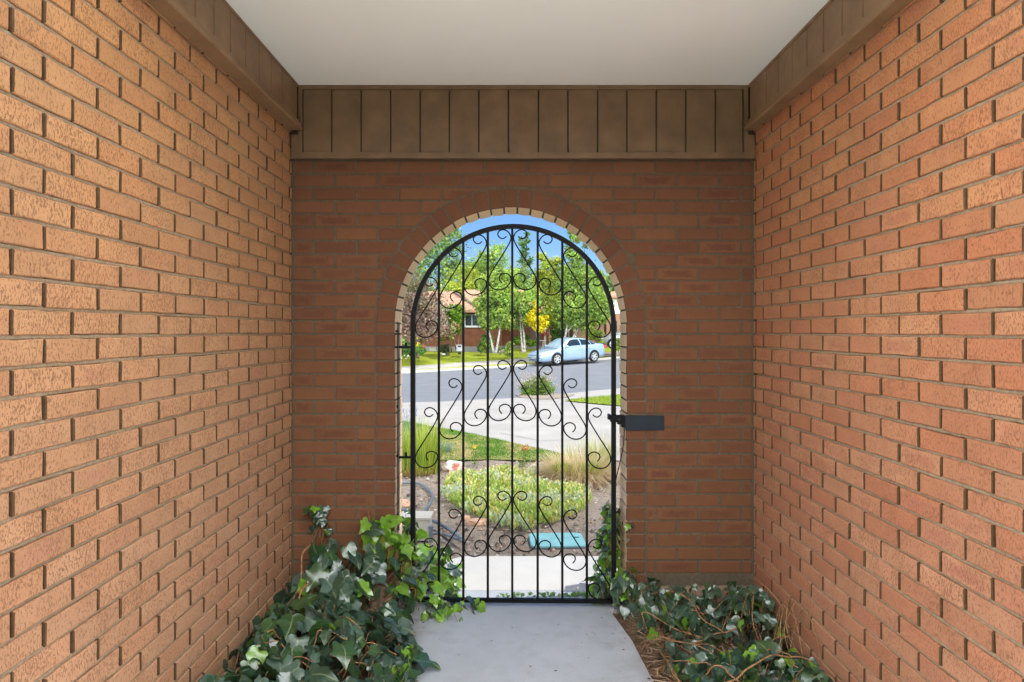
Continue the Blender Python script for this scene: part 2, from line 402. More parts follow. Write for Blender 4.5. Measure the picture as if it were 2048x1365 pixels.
def side_wall(X, sgn, mat, label, top=2.60, y0=-2.08, pflash=0.1):
    """sgn +1: wall on the left, face looks to +X"""
    root = thing('brick_wall', label, 'wall', (X, -1.5, 0))
    mb = MB()
    fn = lambda u, v, d: (X - sgn * d, u, v)
    k = math.floor((0.0 - JZ0) / CP) + 1
    z = JZ0 + k * CP - CP
    row = 0
    while z < top:
        z0, z1 = max(z, 0.0) + JT / 2, z + CP - JT / 2
        y = 0.0 - (0.052 if row % 2 else 0.158) + 0.012
        ya = -0.004
        while ya > y0:
            yb = max(y, y0)
            if ya - yb > 0.03 and z1 - z0 > 0.02:
                jz = rjit(0.0016)
                add_brick(mb, [(yb + JT*.49 + rjit(.001), z0 + jz), (ya - JT*.49 + rjit(.001), z0 + jz), (ya - JT*.49 + rjit(.001), z1 + jz), (yb + JT*.49 + rjit(.001), z1 + jz)],
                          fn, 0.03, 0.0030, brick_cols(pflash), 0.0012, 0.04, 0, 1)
            ya = y; y -= LP
        z += CP; row += 1
    under(mb.build('bricks', [mat, M['brick_end_shade']]), root)
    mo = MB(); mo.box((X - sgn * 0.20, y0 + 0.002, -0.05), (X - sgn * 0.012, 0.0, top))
    z = JZ0 + (math.floor((0.0 - JZ0) / CP) + 1) * CP
    while z < top:
        prev = None; y = y0
        while y < 0.0:
            d = 0.0048 + rjit(0.0012); w1, w2 = JT * 0.56 + rjit(0.0011), JT * 0.56 + rjit(0.0011)
            cur = [mo.vert(fn(y, z + a, e)) for a, e in ((-w1, 0.02), (-w1, d + 0.0015), (-w1 * .4, d), (w2 * .4, d), (w2, d + 0.0015), (w2, 0.02))]
            if prev:
                for q in range(5): mo.face((prev[q], prev[q+1], cur[q+1], cur[q]), 1)
            prev = cur; y += R.uniform(0.02, 0.05)
        z += CP
    under(mo.build('mortar', [M['mortar_shaded'], M['mortar_side']]), root)
    return root
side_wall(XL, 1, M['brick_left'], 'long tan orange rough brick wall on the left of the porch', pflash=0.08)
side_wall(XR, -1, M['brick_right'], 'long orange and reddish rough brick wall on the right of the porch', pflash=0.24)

for X, sg, lb in ((XL, -1, 'unseen white bounce wall added behind the left brick wall'), (XR, 1, 'unseen white bounce wall added behind the right brick wall')):
    mb = MB(); xs_ = sorted((X, X + sg * 0.2)); mb.box((xs_[0], -3.05, -0.05), (xs_[1], -2.081, 2.6))
    tag(mb.build('bounce_wall', M['bounce_white']), lb, 'wall')  # out of view, added to bounce white light into the porch
# --- the arched wall
ACX, ACZ, AR = (1021.5 - VPX) / S0, H - (647 - VPY) / S0, 231.5 / S0
RW = 0.092                                # header width of ring and jamb columns
WT = 0.215                                # wall thickness
TOPB = H - (318 - VPY) / S0
FND = H - (1171 - VPY) / S0
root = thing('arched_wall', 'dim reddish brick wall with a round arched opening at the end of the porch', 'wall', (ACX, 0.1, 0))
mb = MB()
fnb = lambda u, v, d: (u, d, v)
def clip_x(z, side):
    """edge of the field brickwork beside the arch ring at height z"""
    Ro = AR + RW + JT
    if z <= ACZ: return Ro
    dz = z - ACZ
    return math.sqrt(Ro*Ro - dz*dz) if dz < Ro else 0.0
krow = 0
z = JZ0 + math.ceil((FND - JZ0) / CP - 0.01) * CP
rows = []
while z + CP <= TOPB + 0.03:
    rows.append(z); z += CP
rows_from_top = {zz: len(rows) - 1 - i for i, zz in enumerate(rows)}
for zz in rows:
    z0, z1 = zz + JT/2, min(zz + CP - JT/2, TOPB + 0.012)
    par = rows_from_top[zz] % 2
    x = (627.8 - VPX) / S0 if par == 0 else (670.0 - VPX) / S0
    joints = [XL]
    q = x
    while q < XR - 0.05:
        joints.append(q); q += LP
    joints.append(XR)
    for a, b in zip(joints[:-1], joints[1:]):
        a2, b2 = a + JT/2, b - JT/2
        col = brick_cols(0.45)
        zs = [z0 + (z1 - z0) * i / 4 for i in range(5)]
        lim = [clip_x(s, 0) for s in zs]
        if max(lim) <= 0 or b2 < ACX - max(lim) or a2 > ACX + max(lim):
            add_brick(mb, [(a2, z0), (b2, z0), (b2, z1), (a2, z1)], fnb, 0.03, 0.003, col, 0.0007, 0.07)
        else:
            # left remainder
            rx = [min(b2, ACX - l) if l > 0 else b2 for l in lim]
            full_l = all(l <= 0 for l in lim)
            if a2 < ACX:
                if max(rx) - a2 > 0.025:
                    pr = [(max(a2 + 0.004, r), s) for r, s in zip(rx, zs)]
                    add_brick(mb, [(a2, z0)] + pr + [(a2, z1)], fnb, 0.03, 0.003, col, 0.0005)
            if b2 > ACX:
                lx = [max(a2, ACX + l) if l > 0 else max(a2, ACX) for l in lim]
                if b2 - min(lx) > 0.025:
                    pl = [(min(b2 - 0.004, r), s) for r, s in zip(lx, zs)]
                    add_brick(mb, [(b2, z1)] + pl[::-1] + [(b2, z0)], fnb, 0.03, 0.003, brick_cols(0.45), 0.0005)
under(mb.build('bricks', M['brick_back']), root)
# jamb columns and arch ring: headers running through the wall
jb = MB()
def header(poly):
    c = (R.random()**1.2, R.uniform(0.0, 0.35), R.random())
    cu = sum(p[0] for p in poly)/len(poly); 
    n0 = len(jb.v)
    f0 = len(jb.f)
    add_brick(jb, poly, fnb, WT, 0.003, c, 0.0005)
    # sides and the part inside the wall are painted pale for the daylight on the reveal
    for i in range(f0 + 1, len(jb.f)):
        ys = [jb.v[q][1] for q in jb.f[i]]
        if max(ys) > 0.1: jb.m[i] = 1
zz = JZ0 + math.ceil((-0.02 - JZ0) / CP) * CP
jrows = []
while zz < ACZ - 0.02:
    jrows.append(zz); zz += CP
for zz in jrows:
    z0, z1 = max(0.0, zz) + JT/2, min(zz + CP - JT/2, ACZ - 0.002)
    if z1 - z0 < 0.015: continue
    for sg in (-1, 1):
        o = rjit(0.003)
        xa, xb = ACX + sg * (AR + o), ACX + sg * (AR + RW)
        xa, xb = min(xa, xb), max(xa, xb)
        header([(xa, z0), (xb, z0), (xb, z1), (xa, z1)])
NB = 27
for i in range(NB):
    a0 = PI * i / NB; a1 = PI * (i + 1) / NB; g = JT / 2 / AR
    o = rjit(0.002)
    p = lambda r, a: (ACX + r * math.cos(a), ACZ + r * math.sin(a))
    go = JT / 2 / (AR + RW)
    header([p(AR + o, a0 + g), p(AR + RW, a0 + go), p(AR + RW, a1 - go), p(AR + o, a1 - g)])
under(jb.build('arch_ring', [M['brick_ring'], M['brick_reveal_lit']]), root)
# mortar body
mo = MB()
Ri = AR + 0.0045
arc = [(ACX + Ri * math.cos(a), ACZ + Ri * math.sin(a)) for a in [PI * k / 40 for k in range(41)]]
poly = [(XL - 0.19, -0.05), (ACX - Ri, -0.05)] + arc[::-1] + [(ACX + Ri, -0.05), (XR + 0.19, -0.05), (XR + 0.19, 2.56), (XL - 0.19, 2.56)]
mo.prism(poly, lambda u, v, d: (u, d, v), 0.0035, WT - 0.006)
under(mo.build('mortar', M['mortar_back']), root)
fb = MB()
for xa, xb in ((XL + 0.002, ACX - AR - 0.004), (ACX + AR + 0.004, XR - 0.002)):
    n = 24
    top = []; fr = []
    for k in range(n + 1):
        x = xa + (xb - xa) * k / n
        top.append((x, FND - 0.004 + rjit(0.004))); fr.append(-0.012 + rjit(0.005))
    i0 = [fb.vert((x, f - 0.006, -0.05)) for (x, _), f in zip(top, fr)]
    i1 = [fb.vert((x, f, t)) for (x, t), f in zip(top, fr)]
    i2 = [fb.vert((x, 0.03, t + 0.003)) for (x, t), f in zip(top, fr)]
    for k in range(n):
        fb.face((i0[k], i0[k+1], i1[k+1], i1[k])); fb.face((i1[k], i1[k+1], i2[k+1], i2[k]))
under(fb.build('foundation', M['foundation']), root)

# --- ceiling, friezes
YB = -0.035                                # face of the end frieze
SB = F / (CZ + YB)
CEIL = H - (171 - VPY) / SB
mb = MB(); mb.box((XL - 0.25, -2.05, CEIL), (XR + 0.25, WT + 0.03, CEIL + 0.22))
tag(mb.build('ceiling', M['ceiling']), kind='structure')
FB = H - (318 - VPY) / SB
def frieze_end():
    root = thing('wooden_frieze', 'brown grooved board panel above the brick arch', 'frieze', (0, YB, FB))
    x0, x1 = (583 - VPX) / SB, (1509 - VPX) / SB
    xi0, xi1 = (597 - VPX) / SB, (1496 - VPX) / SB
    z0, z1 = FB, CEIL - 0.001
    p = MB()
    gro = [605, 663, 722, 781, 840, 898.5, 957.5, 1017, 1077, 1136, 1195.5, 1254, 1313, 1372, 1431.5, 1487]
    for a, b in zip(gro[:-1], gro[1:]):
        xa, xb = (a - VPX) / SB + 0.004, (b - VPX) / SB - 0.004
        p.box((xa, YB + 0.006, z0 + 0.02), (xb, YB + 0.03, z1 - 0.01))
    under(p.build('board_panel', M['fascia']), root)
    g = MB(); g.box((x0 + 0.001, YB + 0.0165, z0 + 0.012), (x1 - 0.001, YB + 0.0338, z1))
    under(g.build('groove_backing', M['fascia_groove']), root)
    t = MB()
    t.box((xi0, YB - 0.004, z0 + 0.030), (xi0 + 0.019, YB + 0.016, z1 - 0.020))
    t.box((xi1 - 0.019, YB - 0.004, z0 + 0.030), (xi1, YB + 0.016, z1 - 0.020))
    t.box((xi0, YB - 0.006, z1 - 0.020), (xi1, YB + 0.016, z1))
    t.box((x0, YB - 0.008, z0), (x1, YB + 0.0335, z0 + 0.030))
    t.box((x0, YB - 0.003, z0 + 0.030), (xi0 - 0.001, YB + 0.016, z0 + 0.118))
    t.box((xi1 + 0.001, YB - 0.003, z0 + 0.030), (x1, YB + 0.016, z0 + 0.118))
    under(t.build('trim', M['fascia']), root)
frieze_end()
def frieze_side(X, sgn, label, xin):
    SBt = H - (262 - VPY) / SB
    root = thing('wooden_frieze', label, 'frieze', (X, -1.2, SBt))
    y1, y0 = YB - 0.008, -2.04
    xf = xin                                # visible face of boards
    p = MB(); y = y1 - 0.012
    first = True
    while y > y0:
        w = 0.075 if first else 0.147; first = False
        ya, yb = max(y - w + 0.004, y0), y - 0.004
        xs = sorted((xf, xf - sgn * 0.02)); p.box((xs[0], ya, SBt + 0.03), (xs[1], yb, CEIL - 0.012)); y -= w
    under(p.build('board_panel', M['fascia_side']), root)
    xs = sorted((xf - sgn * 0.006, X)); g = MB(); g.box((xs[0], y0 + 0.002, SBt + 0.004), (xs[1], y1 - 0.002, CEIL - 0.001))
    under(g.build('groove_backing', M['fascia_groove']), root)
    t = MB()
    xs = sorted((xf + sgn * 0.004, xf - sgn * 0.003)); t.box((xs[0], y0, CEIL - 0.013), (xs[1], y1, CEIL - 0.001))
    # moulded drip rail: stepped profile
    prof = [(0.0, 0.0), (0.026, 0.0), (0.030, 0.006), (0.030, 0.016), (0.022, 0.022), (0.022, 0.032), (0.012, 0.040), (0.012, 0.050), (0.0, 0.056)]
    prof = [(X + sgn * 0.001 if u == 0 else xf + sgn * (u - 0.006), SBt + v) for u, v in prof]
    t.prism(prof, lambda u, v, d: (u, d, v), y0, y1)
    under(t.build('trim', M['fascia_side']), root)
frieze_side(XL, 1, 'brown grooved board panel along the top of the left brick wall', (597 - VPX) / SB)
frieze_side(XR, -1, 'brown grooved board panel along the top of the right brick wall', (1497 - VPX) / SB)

# ------------------------------------------------------------------ porch floor and unseen bounce surfaces added behind the camera
def slab(name, poly, z0, z1, mat, rnd=0.0):
    mb = MB(); mb.prism(poly, lambda u, v, d: (u, v, d), z0, z1)
    return tag(mb.build(name, mat), kind='structure')
slab('porch_path', [(-0.50, -1.40), (0.562, -1.40), (0.558, -0.75), (0.535, -0.35), (0.50, -0.12), (0.48, 0.003), (ACX + AR, 0.003), (ACX + AR, 0.255), (ACX - AR, 0.255), (ACX - AR, 0.003), (-0.50, 0.003)], -0.15, 0.0, M['path'])
def rough_sheet(name, x0, x1, y0, y1, z, amp, nx, ny, mat):
    mb = MB(); I = []
    for j in range(ny + 1):
        I.append([mb.vert((x0 + (x1-x0)*i/nx, y0 + (y1-y0)*j/ny, z + amp * mnoise.noise(Vector((i*0.37, j*0.37, z))))) for i in range(nx + 1)])
    for j in range(ny):
        for i in range(nx): mb.face((I[j][i], I[j][i+1], I[j+1][i+1], I[j+1][i]))
    return tag(mb.build(name, mat, smooth=True), kind='structure')
rough_sheet('bed_soil', XL, -0.44, -1.42, 0.0, -0.022, 0.025, 20, 60, M['soil_in'])
rough_sheet('bed_soil', 0.47, XR, -1.42, 0.0, -0.022, 0.025, 20, 60, M['soil_in'])
slab('bounce_floor', [(-7, -10), (7, -10), (7, -3.06), (XR, -3.06), (XR, -1.401), (XL, -1.401), (XL, -3.06), (-7, -3.06)], -0.15, -0.001, M['bounce_paving'])  # unseen pale floor added to bounce light up to the ceiling
mb = MB(); mb.box((-7, -10.2, -0.1), (7, -10.0, 3.0))
tag(mb.build('bounce_wall', M['bounce_white']), 'unseen white bounce wall added behind the viewer', 'wall')

# ------------------------------------------------------------------ the gate
GY = 0.035; GS = F / (CZ + GY)
GX0 = (821.5 - VPX) / GS
gate = thing('iron_gate', 'black wrought iron gate with scrolls and a round top hanging in the brick arch', 'gate', (GX0, GY, 0.0), rz=math.radians(-1.2))
gx = lambda px: (px - 821.5) / GS
gzz = lambda py: H - (py - VPY) / GS
def gpart(mb, name, smooth=False, mat='iron'):
    o = mb.build(name, M[mat], smooth=smooth); o.parent = gate; return o
fw = 8.9 / GS; fd = 0.0125
gcx, gcz, gro = gx(1026), gzz(654), 204.5 / GS
def sweep(path, w, d, mb):
    """flat path [(x,z,nx,nz)] of a square bar"""
    rings = []
    for x, z, nx, nz in path:
        rings.append([mb.vert((x + nx*a, b, z + nz*a)) for a, b in ((0, -d), (-w, -d), (-w, d), (0, d))])
    for r0, r1 in zip(rings[:-1], rings[1:]):
        for k in range(4): mb.face((r0[k], r0[(k+1) % 4], r1[(k+1) % 4], r1[k]))
    mb.face(rings[0]); mb.face(rings[-1][::-1])
mb = MB()
gbot = gzz(1203)
path = [(gcx - gro, gbot, -1, 0)] + [(gcx + gro*math.cos(a), gcz + gro*math.sin(a), math.cos(a), math.sin(a)) for a in [PI - PI*k/48 for k in range(49)]] + [(gcx + gro, gbot, 1, 0)]
sweep(path, fw, fd, mb); gpart(mb, 'frame')
mb = MB(); mb.box((gcx - gro + fw, -fd + .001, gbot), (gcx + gro - fw, fd - .001, gzz(1196))); gpart(mb, 'bottom_rail')
bars = [878, 926.8, 975.8, 1024.6, 1075.2, 1124.2, 1173]
bw = 4.6 / GS / 2
for b in bars:
    x = gx(b); dx = x - gcx; ri = gro - fw * 0.6
    mb = MB(); zt = gcz + math.sqrt(ri*ri - dx*dx); mb.box((x - bw, -bw, gzz(1196.5)), (x + bw, bw, zt)); gpart(mb, 'bar')
SCR = [(-24,35),(-34,44),(-48,47),(-62,39),(-69,24),(-63,9),(-48,1),(-32,2),(-15,12),(-4,28),(0,45),(-6,66),(-20,92),(-45,133),(-75,180),(-100,220),(-112,242),(-117,262),(-115,282),(-104,300),(-86,312),(-65,316),(-40,311),(-19,297),(-5,277),(0,258),(-5,243),(-16,234),(-30,230),(-46,233),(-58,243),(-61,256),(-57,268),(-47,279)]
edges = [826.5] + bars + [1225.5]
off = [94.6, 36.5, 10.2, 0.0]
for y0 in (460.2, 721.0, 982.0):
    for g in range(8):
        if g < 4: xb, sg, o = edges[g + 1] - 2.6, 1, off[g]
        else: xb, sg, o = edges[g] + 2.6, -1, off[7 - g]
        pts = [(gx(xb + sg * u / 2.626), 0.0, gzz(y0 + o + v / 2.626)) for u, v in SCR]
        pts = [p for p in pts if p[2] > gbot + 0.004]
        mb = MB(); mb.tube(crom(pts, 3), 0.0033, n=6); gpart(mb, 'scroll', True)
# hinges and latch of the gate
for py in (695, 915):
    mb = MB(); z = gzz(py)
    mb.box((gx(798), -0.005, z - 0.006), (gx(821.5), 0.005, z + 0.006)); mb.tube([(gx(812), 0, z - 0.002), (gx(812), 0, z + 0.024)], 0.006, n=8)
    gpart(mb, 'hinge')
mb = MB(); z0 = gzz(846)
mb.box((gx(1214.5), -0.02, gzz(838)), (gx(1219), 0.02, gzz(827.5)))
mb.box((gx(1222), -0.034, gzz(842)), (gx(1247), -0.028, gzz(830)))
mb.box((gx(1222), 0.016, gzz(842)), (gx(1247), 0.022, gzz(830)))
mb.box((gx(1219), -0.034, gzz(842)), (gx(1222), 0.022, gzz(830)))
mb.box((gx(1233), -0.026, gzz(847)), (gx(1246), 0.010, gzz(842.5)))
gpart(mb, 'latch')
mb = MB(); mb.prism([(gx(1236) + .006*math.cos(q*PI/6), gzz(836) + .006*math.sin(q*PI/6)) for q in range(12)], lambda u, v, d: (u, d, v), -0.0385, -0.0335); gpart(mb, 'key_cylinder', False, 'plate')
# jamb rods
root = thing('hinge_rail', 'thin double black iron rods fixed to the left side of the brick arch', 'hinge rail', (ACX - AR + 0.008, 0.05, 0.3))
for y, t_ in ((0.022, 0.0), (0.062, 0.010)):
    mb = MB(); x = ACX - AR + 0.010
    mb.box((x - 0.0022, y - 0.0025, H - (1068 - VPY) / S0), (x + 0.0022, y + 0.0025, H - (644 - VPY) / S0 - t_)); under(mb.build('rod', M['iron']), root)
x = ACX - AR + 0.010
for py in (663, 695, 815, 915, 1036):
    mb = MB(); zc = H - (py - VPY) / S0; mb.box((x - 0.012, 0.027, zc - 0.005), (x + 0.002, 0.057, zc + 0.005))
    under(mb.build('bracket', M['iron']), root)
# strike plate on the wall
root = thing('latch_plate', 'flat blue black steel plate on the brick wall right of the gate latch', 'latch plate', ((1288 - VPX)/S0, -0.01, H - (845 - VPY)/S0))
px = lambda v: (v - VPX) / S0
pz = lambda v: H - (v - VPY) / S0
mb = MB(); mb.box((px(1250), -0.009, pz(860.5)), (px(1327.5), -0.002, pz(831))); under(mb.build('plate', M['plate']), root)
for sx_ in (1258, 1319):
    for sy_ in (835, 856):
        mb = MB(); c_ = (px(sx_), pz(sy_)); mb.prism([(c_[0] + .0042*math.cos(q*PI/5), c_[1] + .0042*math.sin(q*PI/5)) for q in range(10)], lambda u, v, d: (u, d, v), -0.0108, -0.0085); under(mb.build('screw', M['plate']), root)
mb = MB(); mb.box((px(1243.5), -0.009, pz(855)), (px(1250), 0.045, pz(831.5))); under(mb.build('strike', M['iron']), root)
mb = MB()
mb.tube(crom([(px(1246.5), -0.012, pz(842)), (px(1247.5), -0.014, pz(862)), (px(1246), -0.012, pz(890)), (px(1240), -0.010, pz(922)), (px(1233), -0.010, pz(950)), (px(1230.5), -0.01, pz(962))], 4), 0.0028, n=6)
under(mb.build('cord', M['black'], smooth=True), root)

# ------------------------------------------------------------------ ivy
HALF = [(0.0, 0.06), (0.10, -0.04), (0.24, -0.08), (0.37, -0.02), (0.42, 0.10), (0.36, 0.21), (0.41, 0.31), (0.49, 0.41), (0.42, 0.50), (0.30, 0.56), (0.20, 0.66), (0.13, 0.78), (0.06, 0.91), (0.0, 1.0)]
HALF2 = [(0.0, 0.05), (0.12, -0.05), (0.27, -0.06), (0.39, 0.01), (0.46, 0.12), (0.48, 0.24), (0.46, 0.35), (0.42, 0.46), (0.36, 0.56), (0.28, 0.67), (0.20, 0.77), (0.12, 0.87), (0.05, 0.95), (0.0, 1.0)]
MID = [0.06, 0.10, 0.12, 0.15, 0.18, 0.26, 0.34, 0.44, 0.52, 0.58, 0.66, 0.78, 0.92, 1.0]
def ivy_leaf(mb, base, tipdir, nrm, size, col, fold=0.18, droop=0.25, lob=1.0):
    t = Vector(tipdir).normalized(); n = Vector(nrm); n = (n - t * n.dot(t))
    n = n.normalized() if n.length > 1e-4 else t.orthogonal().normalized()
    b = t.cross(n); base = Vector(base)
    wv = R.uniform(-0.22, 0.22); ph = R.uniform(0, 6); mx_ = R.random() ** 2.4
    def pt(x, y):
        zz = -droop * y * y * 0.7 + fold * abs(x) - 0.35 * fold * x * x * 4 + 0.07 * math.sin(8 * x + 6 * y + ph) + wv * x
        return base + (b * x + t * y + n * zz) * size
    mid = [mb.vert(pt(0, y), col, (0.5, y)) for y in MID]
    for sg in (-1, 1):
        ed = []
        for (x1, y1), (x2, y2) in zip(HALF, HALF2):
            x = (x1 + (x2 - x1) * mx_) * lob * R.uniform(0.95, 1.05); y = y1 + (y2 - y1) * mx_
            ed.append(None if x1 == 0 else mb.vert(pt(sg * x, y), col, (0.5 + sg * x, y)))
        for k in range(len(HALF) - 1):
            a, b_ = ed[k], ed[k + 1]
            loop = [mid[k]] + ([a] if a is not None else []) + ([b_] if b_ is not None else []) + [mid[k + 1]]
            if sg > 0: loop = loop[::-1]
            if len(loop) >= 3: mb.face(loop)
def ivy_col(lime):
    r = R.random()
    if r < lime: g = R.uniform(0.7, 1.1); return (0.17 * g, 0.36 * g, 0.018 * g)
    if r < lime + 0.45: g = R.uniform(0.7, 1.25); return (0.024 * g, 0.064 * g, 0.038 * g)
    if r < lime + 0.75: g = R.uniform(0.8, 1.3); return (0.058 * g, 0.108 * g, 0.085 * g)
    g = R.uniform(0.8, 1.2); return (0.022 * g, 0.075 * g, 0.016 * g)

LIGHT = Vector((0.35, 0.55, 0.75))
def ivy_plant(label, regions, vines, loc, tendrils=()):
    """regions: (n, sampler()->(point, outward, size, lime))"""
    root = thing('ivy', label, 'ivy', loc)
    mb = MB(); mb.keep_normals = True; st = MB()
    for n, fn in regions:
        for _ in range(n):
            r = fn()
            if r is None: continue
            p, outw, size, lime = r
            p = Vector(p); outw = Vector(outw)
            nrm = (Vector((0, 0, 0.8)) + outw * 0.7 + LIGHT * 0.3 + Vector((R.gauss(0, .5), R.gauss(0, .5), R.gauss(0, .35)))).normalized()
            tip = (outw * 0.5 + Vector((R.gauss(0, .6), R.gauss(0, .6), -0.75 + R.gauss(0, .35))))
            if tip.length < 0.1: tip = Vector((0, -1, -0.3))
            s = size * R.uniform(0.5, 1.25)
            ivy_leaf(mb, p, tip, nrm, s, ivy_col(lime), R.uniform(0.05, 0.35), R.uniform(0.0, 0.5), R.uniform(0.85, 1.1))
            q = p - nrm * R.uniform(0.02, 0.06) - outw * 0.03 + Vector((rjit(.03), rjit(.03), -R.uniform(0.02, 0.06)))
            st.tube([p, (p + q) / 2 + Vector((rjit(.008), rjit(.008), rjit(.008))), q], 0.0012, 0.0016, n=4, cap=False)
    under(mb.build('leaves', M['leaf_ivy'], smooth=True), root)
    for pts, r in vines: st.tube(crom(pts, 5), r, r * 0.6, n=5)
    under(st.build('stems', M['vine'], smooth=True), root)
    return root

def wander(p, d, n, step, j, zmin, zfun=None):
    p = Vector(p); d = Vector(d).normalized(); out = [p.copy()]
    for _ in range(n):
        d = (d + Vector((rjit(j), rjit(j), rjit(j) * 0.7))).normalized(); p = p + d * step
        if zfun: p.z = max(zmin, min(p.z, zfun(p.x, p.y)))
        p.z = max(zmin, p.z); p.x = max(XL + 0.015, min(XR - 0.015, p.x)); p.x = min(p.x, -0.47) if p.x < 0 else max(p.x, 0.60 + 0.06 * max(0, -p.y - 0.3))
        if p.y < 0.2: p.y = min(p.y, -0.015)
        out.append(p.copy())
    return out

def left_h(x, y):
    a = 0.34 * math.exp(-(((x + 0.80) / 0.26) ** 2 + ((y + 0.16) / 0.30) ** 2))
    b = 0.34 * math.exp(-(((x + 0.62) / 0.16) ** 2 + ((y + 0.10) / 0.22) ** 2))
    c = 0.21 * math.exp(-(((x + 0.82) / 0.30) ** 2 + ((y + 0.62) / 0.40) ** 2))
    d = 0.15 * math.exp(-(((x + 0.95) / 0.20) ** 2 + ((y + 1.1) / 0.5) ** 2))
    return max(a, b, c, d) + 0.03
def reg_left():
    y = -R.random() ** 0.9 * 1.45 - 0.02
    edge = -0.46 + 0.08 * math.sin(y * 7) - 0.05 * max(0, -y - 0.9)
    x = R.uniform(XL + 0.02, edge)
    h = left_h(x, y)
    e = 0.03
    g = Vector((-(left_h(x+e, y) - left_h(x-e, y)) / (2*e), -(left_h(x, y+e) - left_h(x, y-e)) / (2*e), 0))
    z = h * (1 - 0.65 * R.random() ** 2.2) + R.uniform(-0.01, 0.03)
    return (x, y, max(0.02, z)), g * 0.8 + Vector((0.25, -0.1, 0.1)), 0.108, 0.03
def reg_left_edge():
    y = -R.random() * 1.2; x = -0.47 + 0.06 * math.sin(y * 7) + R.uniform(-0.05, 0.03)
    return (x, y, R.uniform(0.02, 0.22) * max(0.35, left_h(-0.55, y) / 0.3)), (0.8, -0.2, -0.1), 0.075, 0.20
def reg_climb():
    t = R.random(); z = 0.30 + 0.24 * t
    return (-0.965 + 0.10 * (1 - t) + rjit(0.04), -0.02 - R.random() * 0.04, z), (0.2, -0.6, 0.1), 0.062, 0.10
def reg_jamb_l():
    t = R.random(); z = 0.40 * (1 - t) ** 0.8 + rjit(0.03)
    return (-0.60 + 0.30 * t + rjit(0.05), R.uniform(0.05, 0.52) if R.random() < 0.8 else -0.03, max(0.02, z * R.uniform(0.35, 1.0))), (0.5, -0.1, 0.2), 0.078, 0.75
def reg_jamb_l2():
    t = R.random()
    return (-0.69 + 0.22 * t + rjit(0.03), -0.03 - R.random() * 0.07, 0.45 - 0.16 * t + rjit(0.05)), (0.3, -0.3, 0.2), 0.080, 0.95
def reg_foot_l():
    return (-0.42 + R.random() * 0.26, R.uniform(-0.16, 0.02), R.uniform(0.015, 0.07)), (0.3, -0.4, 0.1), 0.05, 0.6
vl = []
for _ in range(26):
    x, y = R.uniform(-1.0, -0.6), R.uniform(-1.1, -0.1)
    vl.append((wander((x, y, 0.03), (rjit(1), rjit(1), 0.35), 9, 0.06, 0.45, 0.012, lambda a, b: left_h(a, b) * 0.98), R.uniform(0.002, 0.0045)))
for x, y, z in ((-0.95, -0.10, 0.36), (-0.80, -0.16, 0.30), (-0.72, -0.25, 0.24), (-0.90, -0.3, 0.25)):
    vl.append(([(x, y, z), (x - 0.03, y - 0.10, z - 0.02), (x - 0.02, y - 0.16, z - 0.12), (x - 0.05, y - 0.20, z - 0.22), (x - 0.08, y - 0.24, 0.03)], 0.0055))
vl.append(([(-0.93, -0.02, 0.28), (-0.95, -0.018, 0.40), (-0.97, -0.02, 0.54)], 0.002))
vl.append(([(-0.66, -0.05, 0.36), (-0.69, -0.06, 0.43), (-0.70, -0.06, 0.50)], 0.0018))
ivy_plant('big heap of glossy ivy in the left porch corner spilling through the gate',
          [(560, reg_left), (90, reg_left_edge), (26, reg_climb), (170, reg_jamb_l), (44, reg_jamb_l2), (26, reg_foot_l)], vl, (-0.8, -0.3, 0))

def right_h(x, y):
    a = 0.20 * math.exp(-(((x - 1.10) / 0.14) ** 2 + ((y + 0.32) / 0.22) ** 2))
    b = 0.10 * math.exp(-(((x - 0.75) / 0.25) ** 2 + ((y + 0.16) / 0.14) ** 2))
    c = 0.10 * math.exp(-(((x - 0.95) / 0.30) ** 2 + ((y + 0.80) / 0.22) ** 2))
    d = 0.10 * math.exp(-(((x - 1.10) / 0.12) ** 2 + ((y + 0.9) / 0.3) ** 2))
    return max(a, b, c, d) + 0.02
def reg_right(den=1):
    y = -R.random() * 1.3 - 0.03
    edge = 0.60 + 0.10 * max(0, -y - 0.25)
    x = R.uniform(edge, XR - 0.03); h = right_h(x, y)
    if R.random() > 0.22 + 5.5 * (h - 0.02) + (0.5 if y < -0.6 and x > 0.7 else 0): return None
    return (x, y, max(0.02, h * (1 - 0.6 * R.random() ** 2) + R.uniform(-.01, .02))), (-0.1, -0.15, 0.15), 0.084, 0.12
def reg_right_row():
    x = R.uniform(0.62, 1.15)
    return (x, -0.04 - R.random() * 0.16, R.uniform(0.04, 0.17)), (0, -0.4, 0.1), 0.062, 0.06
def reg_jamb_r():
    z = R.random() ** 0.9 * 0.46
    w = 0.11 * (1 - z / 0.6)
    return (0.535 - R.random() * w + 0.05 * (R.random() < 0.2), R.uniform(0.04, 0.34), z), (-0.5, -0.1, 0.15), 0.066, 0.60
def reg_jamb_r2():
    z = R.random() * 0.2
    return (0.56 + rjit(0.06), -0.02 - R.random() * 0.05, z + 0.02), (-0.2, -0.5, 0.1), 0.062, 0.3
def reg_jamb_r3():
    return (0.60 + rjit(0.035), -0.015, R.uniform(0.34, 0.44)), (-0.1, -0.6, 0.1), 0.035, 0.4
vr = []
for _ in range(34):
    x, y = R.uniform(0.62, 1.12), R.uniform(-1.15, -0.08)
    vr.append((wander((x, y, 0.02), (rjit(1), rjit(0.8), 0.25), 10, 0.055, 0.5, 0.008, lambda a, b: right_h(a, b) + 0.02), R.uniform(0.0018, 0.0048)))
